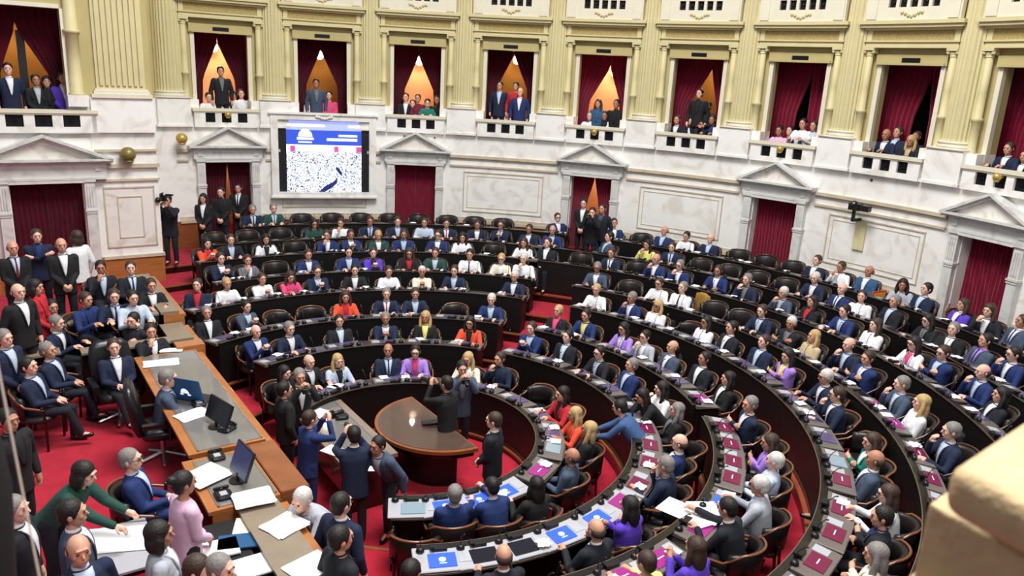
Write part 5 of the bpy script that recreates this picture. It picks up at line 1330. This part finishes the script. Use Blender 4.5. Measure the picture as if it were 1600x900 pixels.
for x, y, sx, ja, shx, ha, sty, ps, lb in GP:
    v = ray(x, y)
    # the person stands or sits a little behind the parapet: intersect the sight line with the circle of the wall
    lo, hi = 8.0, 40.0; rr = RW + (.40 if ps == 'd' else .56 if ps in 'l' else .0 if 'leaning forward' in lb else .36)
    for _ in range(50):
        m_ = (lo + hi) / 2; q = v * m_
        if math.hypot(q.x - CX, q.y - CY) < rr: lo = m_
        else: hi = m_
    q = v * lo; ang = math.atan2(q.x - CX, q.y - CY); kb = int(math.floor((ang - A0) / DA)); hd = ang + PI
    if ps != 'h':
        fz = q.z - headz(ps)
    else: fz = q.z - 1.62 * K
    p = Vector((q.x + lean_off(ps) * math.sin(ang), q.y + lean_off(ps) * math.cos(ang), fz))
    if ha == 'or': ha = 'br'
    o = person(p, hd, sx, ja, shx, '-', ha, sty, ps, group='people in the gallery windows')
    REG.append((o, [lb + ', window ' + bayname(kb), lb + ', window ' + bayname(kb)]))
    b = NB(); hgt = (.44 * K if ps != 'h' else 0)
    zt = fz + hgt; T = bay(kb)
    xx = (ang - (A0 + (kb + .5) * DA)) * RW
    if ps != 'h':
        box(b, (-.24, -.22, OB - fz), (.24, .2, hgt)); 
        s_ = mk('gallery_seat', b, M['velvet2']); s_.location = p; s_.rotation_euler = (0, 0, -hd); tag(s_, None, 'seat', 'upholstered seats in the gallery windows'); REG.append((s_, ['low upholstered seat under the ' + lb + ', window ' + bayname(kb)]))
    elif fz > OB + .03:
        box(b, (-.3, -.25, OB - fz), (.3, .25, 0)); s_ = mk('footstool', b, M['dwood']); s_.location = p; s_.rotation_euler = (0, 0, -hd); tag(s_, None, 'step', 'wooden steps in the gallery windows'); REG.append((s_, ['low wooden step under the ' + lb + ', window ' + bayname(kb)]))
for x, y, sx, ja, shx, ha, sty, ps, hh, lb in ((12, 108, 'm', 'nv', 'wh', 'dk', 's', 'h', 1.25, 'man in navy suit, white shirt, standing in the far left gallery window'), (55, 120, 'w', 'bk', 'lg', 'dk', 's', 'k', .95, 'person in black with pale scarf in the far left gallery window'), (72, 122, 'w', 'bk', 'bk', 'dk', 'b', 'h', .95, 'person in black behind, far left gallery window'), (97, 121, 'm', 'pu', 'wh', 'br', 's', 'k', .95, 'man in purple suit in the far left gallery window')):
    v = ray(x, y); nrm = Vector((-SY.x, -SY.y, 0)); d0 = (Q + SY * .72).dot(nrm); q = v * (d0 / v.dot(nrm)); hd = DY - .1
    fz = q.z - 1.62 * K; p = Vector((q.x, q.y, fz))
    o = person(p, hd, sx, ja, shx, '-', ha, sty, ps, group='people in the gallery windows'); REG.append((o, [lb]))
    b = NB(); box(b, (-.3, -.25, OB - fz), (.3, .25, 0))
    s_ = mk('footstool', b, M['dwood']); s_.location = p; s_.rotation_euler = (0, 0, -hd); tag(s_, None, 'step', 'wooden steps in the gallery windows'); REG.append((s_, ['low wooden step under the ' + lb]))
# red folder-like sign held up in the stands
v = onz(1373, 465, TZ[6] + 1.05); root = empty('placard', v, .5); tag(root, 'small red and yellow placard held up among the seats at the right', 'placard')
b = NB(); box(b, (-.26, -.01, -.15), (.26, .01, .18)); mk('board', b, M['c_or'], root); b = NB(); box(b, (-.2, -.02, -.09), (.2, -.01, .12)); mk('yellow_field', b, mat('amber_print', (240, 180, 60), .6), root); 
b = NB(); tube(b, [(0, .02, -.5), (0, .02, .0)], .012, 6); mk('stick', b, M['dwood'], root)
# coat over a chair
# ------------------------------------------------------------------ foreground: stone parapet corner beside the photographer, dark curtain edge and cord at the left
UX, WX = Vector((.763, .647, 0)), Vector((.42, -.907, 0))
def stone(K2, lx, ly, z0, z1, bev):
    b = NB(); box(b, (0, 0, z0), (lx, ly, z1), lambda p: Vector((K2[0], K2[1], 0)) + UX * p.x + WX * p.y + Vector((0, 0, p.z)))
    bmesh.ops.bevel(b, geom=b.edges[:], offset=bev, segments=6, affect='EDGES', profile=.5); return b
root = empty('stone_pier', (1.2, 1.1, -1.6)); tag(root, 'blurred ochre stone pier with a projecting cap, close at the lower right', 'stone pier'); mwi = Matrix.Translation((-1.2, -1.1, 1.6))
ST = mat('ochre_stone', (194, 168, 126), .75, noise=.2, nscale=14, bump=.4, bscale=40)
for nm, K2, lx, ly, z0, z1, bv in (('cap', (.727, 1.158), 1.1, .95, -.668, -.578, .032), ('neck', (.84, 1.24), .9, .8, -.73, -.66, .004), ('block', (.786, 1.282), 1.0, .95, -.90, -.72, .008), ('base_moulding', (.742, 1.262), 1.1, 1.0, -1.02, -.88, .02), ('shaft', (.80, 1.22), .9, .85, -1.6, -1.0, .01)):
    b = stone(K2, lx, ly, z0, z1, bv); bmesh.ops.transform(b, matrix=mwi, verts=b.verts); mk(nm, b, ST, root, True)
a0_, a1_ = ray(2, 600) * 1.6, ray(62, 905) * 1.6
b = NB(); tube(b, [a0_ + (a0_ - a1_) * .5, a0_, a1_, a1_ + (a1_ - a0_) * .3], .0022, 6); o = mk('hanging_cord', b, mat('pale_cord', (196, 176, 160), .6), None, True); tag(o, 'thin pale blurred cord hanging close at the left edge', 'cord')
p0, p1, p2 = ray(-40, 560) * 1.9, ray(14, 760) * 1.9, ray(22, 930) * 1.9
b = NB(); tube(b, [p0 + Vector((-.05, 0, .0)), p1 + Vector((-.05, 0, 0)), p2 + Vector((-.05, 0, 0)), p2 + Vector((-.03, 0, -.4))], .05, 14); o = mk('dark_pole', b, M['black'], None, True); tag(o, 'blurred black padded post close at the lower left edge', 'post')
# ------------------------------------------------------------------ floors under the camera side, light and sky
w = bpy.data.worlds.new('sky'); S.world = w; w.use_nodes = True; bg = w.node_tree.nodes['Background']; bg.inputs[0].default_value = (.86, .92, 1.0, 1); bg.inputs[1].default_value = .30
def area(loc, size, e, col=(1, 1, 1), tgt=None):
    l = bpy.data.lights.new('skylight_and_fill', 'AREA'); l.shape = 'DISK'; l.size = size; l.energy = e; l.color = col
    o = bpy.data.objects.new('skylight_and_fill', l); COL.objects.link(o); o.location = loc
    d = (Vector(tgt or (loc[0], loc[1], -8)) - Vector(loc)).normalized(); o.rotation_euler = d.to_track_quat('-Z', 'Y').to_euler(); return o
area((0, 12.5, 13), 9, 4900, (1, .98, .95))
area((2.0, 1.6, 5.5), 3.2, 520, (1, .97, .93), (1.2, 1.6, -8))  # added area light, whitens the top of the foreground stone pier
area((3.5, 2.5, 10), 5, 700, (1, .97, .92), (0, 18, -4))
S.view_settings.view_transform = 'Standard'; S.view_settings.look = 'None'; S.view_settings.exposure = 0.15; S.view_settings.gamma = 1; S.view_settings.use_curve_mapping = False
# ------------------------------------------------------------------ labels: the shortest wording that singles each thing out
def fit(s):
    ws = s.split()
    return ' '.join(ws[:16]).rstrip(',')
from collections import Counter
REG = [(o, [x for x in c if len(x.split()) <= 16] or [fit(c[-1])]) for o, c in REG]
lvl = [0] * len(REG)
for _ in range(8):
    cnt = Counter(fit(c[min(l, len(c) - 1)]) for (o, c), l in zip(REG, lvl)); ch = False
    for i, (o, c) in enumerate(REG):
        if cnt[fit(c[min(lvl[i], len(c) - 1)])] > 1 and lvl[i] < len(c) - 1: lvl[i] += 1; ch = True
    if not ch: break
cnt = Counter(fit(c[min(l, len(c) - 1)]) for (o, c), l in zip(REG, lvl)); seen = Counter()
ORD = ['first', 'second', 'third', 'fourth', 'fifth', 'sixth', 'seventh', 'eighth', 'ninth', 'tenth', 'eleventh', 'twelfth', 'thirteenth', 'fourteenth', 'fifteenth', 'sixteenth', 'seventeenth', 'eighteenth', 'nineteenth', 'twentieth']
for (o, c), l in zip(REG, lvl):
    s = fit(c[min(l, len(c) - 1)])
    if cnt[s] > 1:
        i = seen[s]; seen[s] += 1
        s = ' '.join(s.split()[:11]).rstrip(',') + ', %s such from the left' % ORD[min(i, 19)]
    o['label'] = s
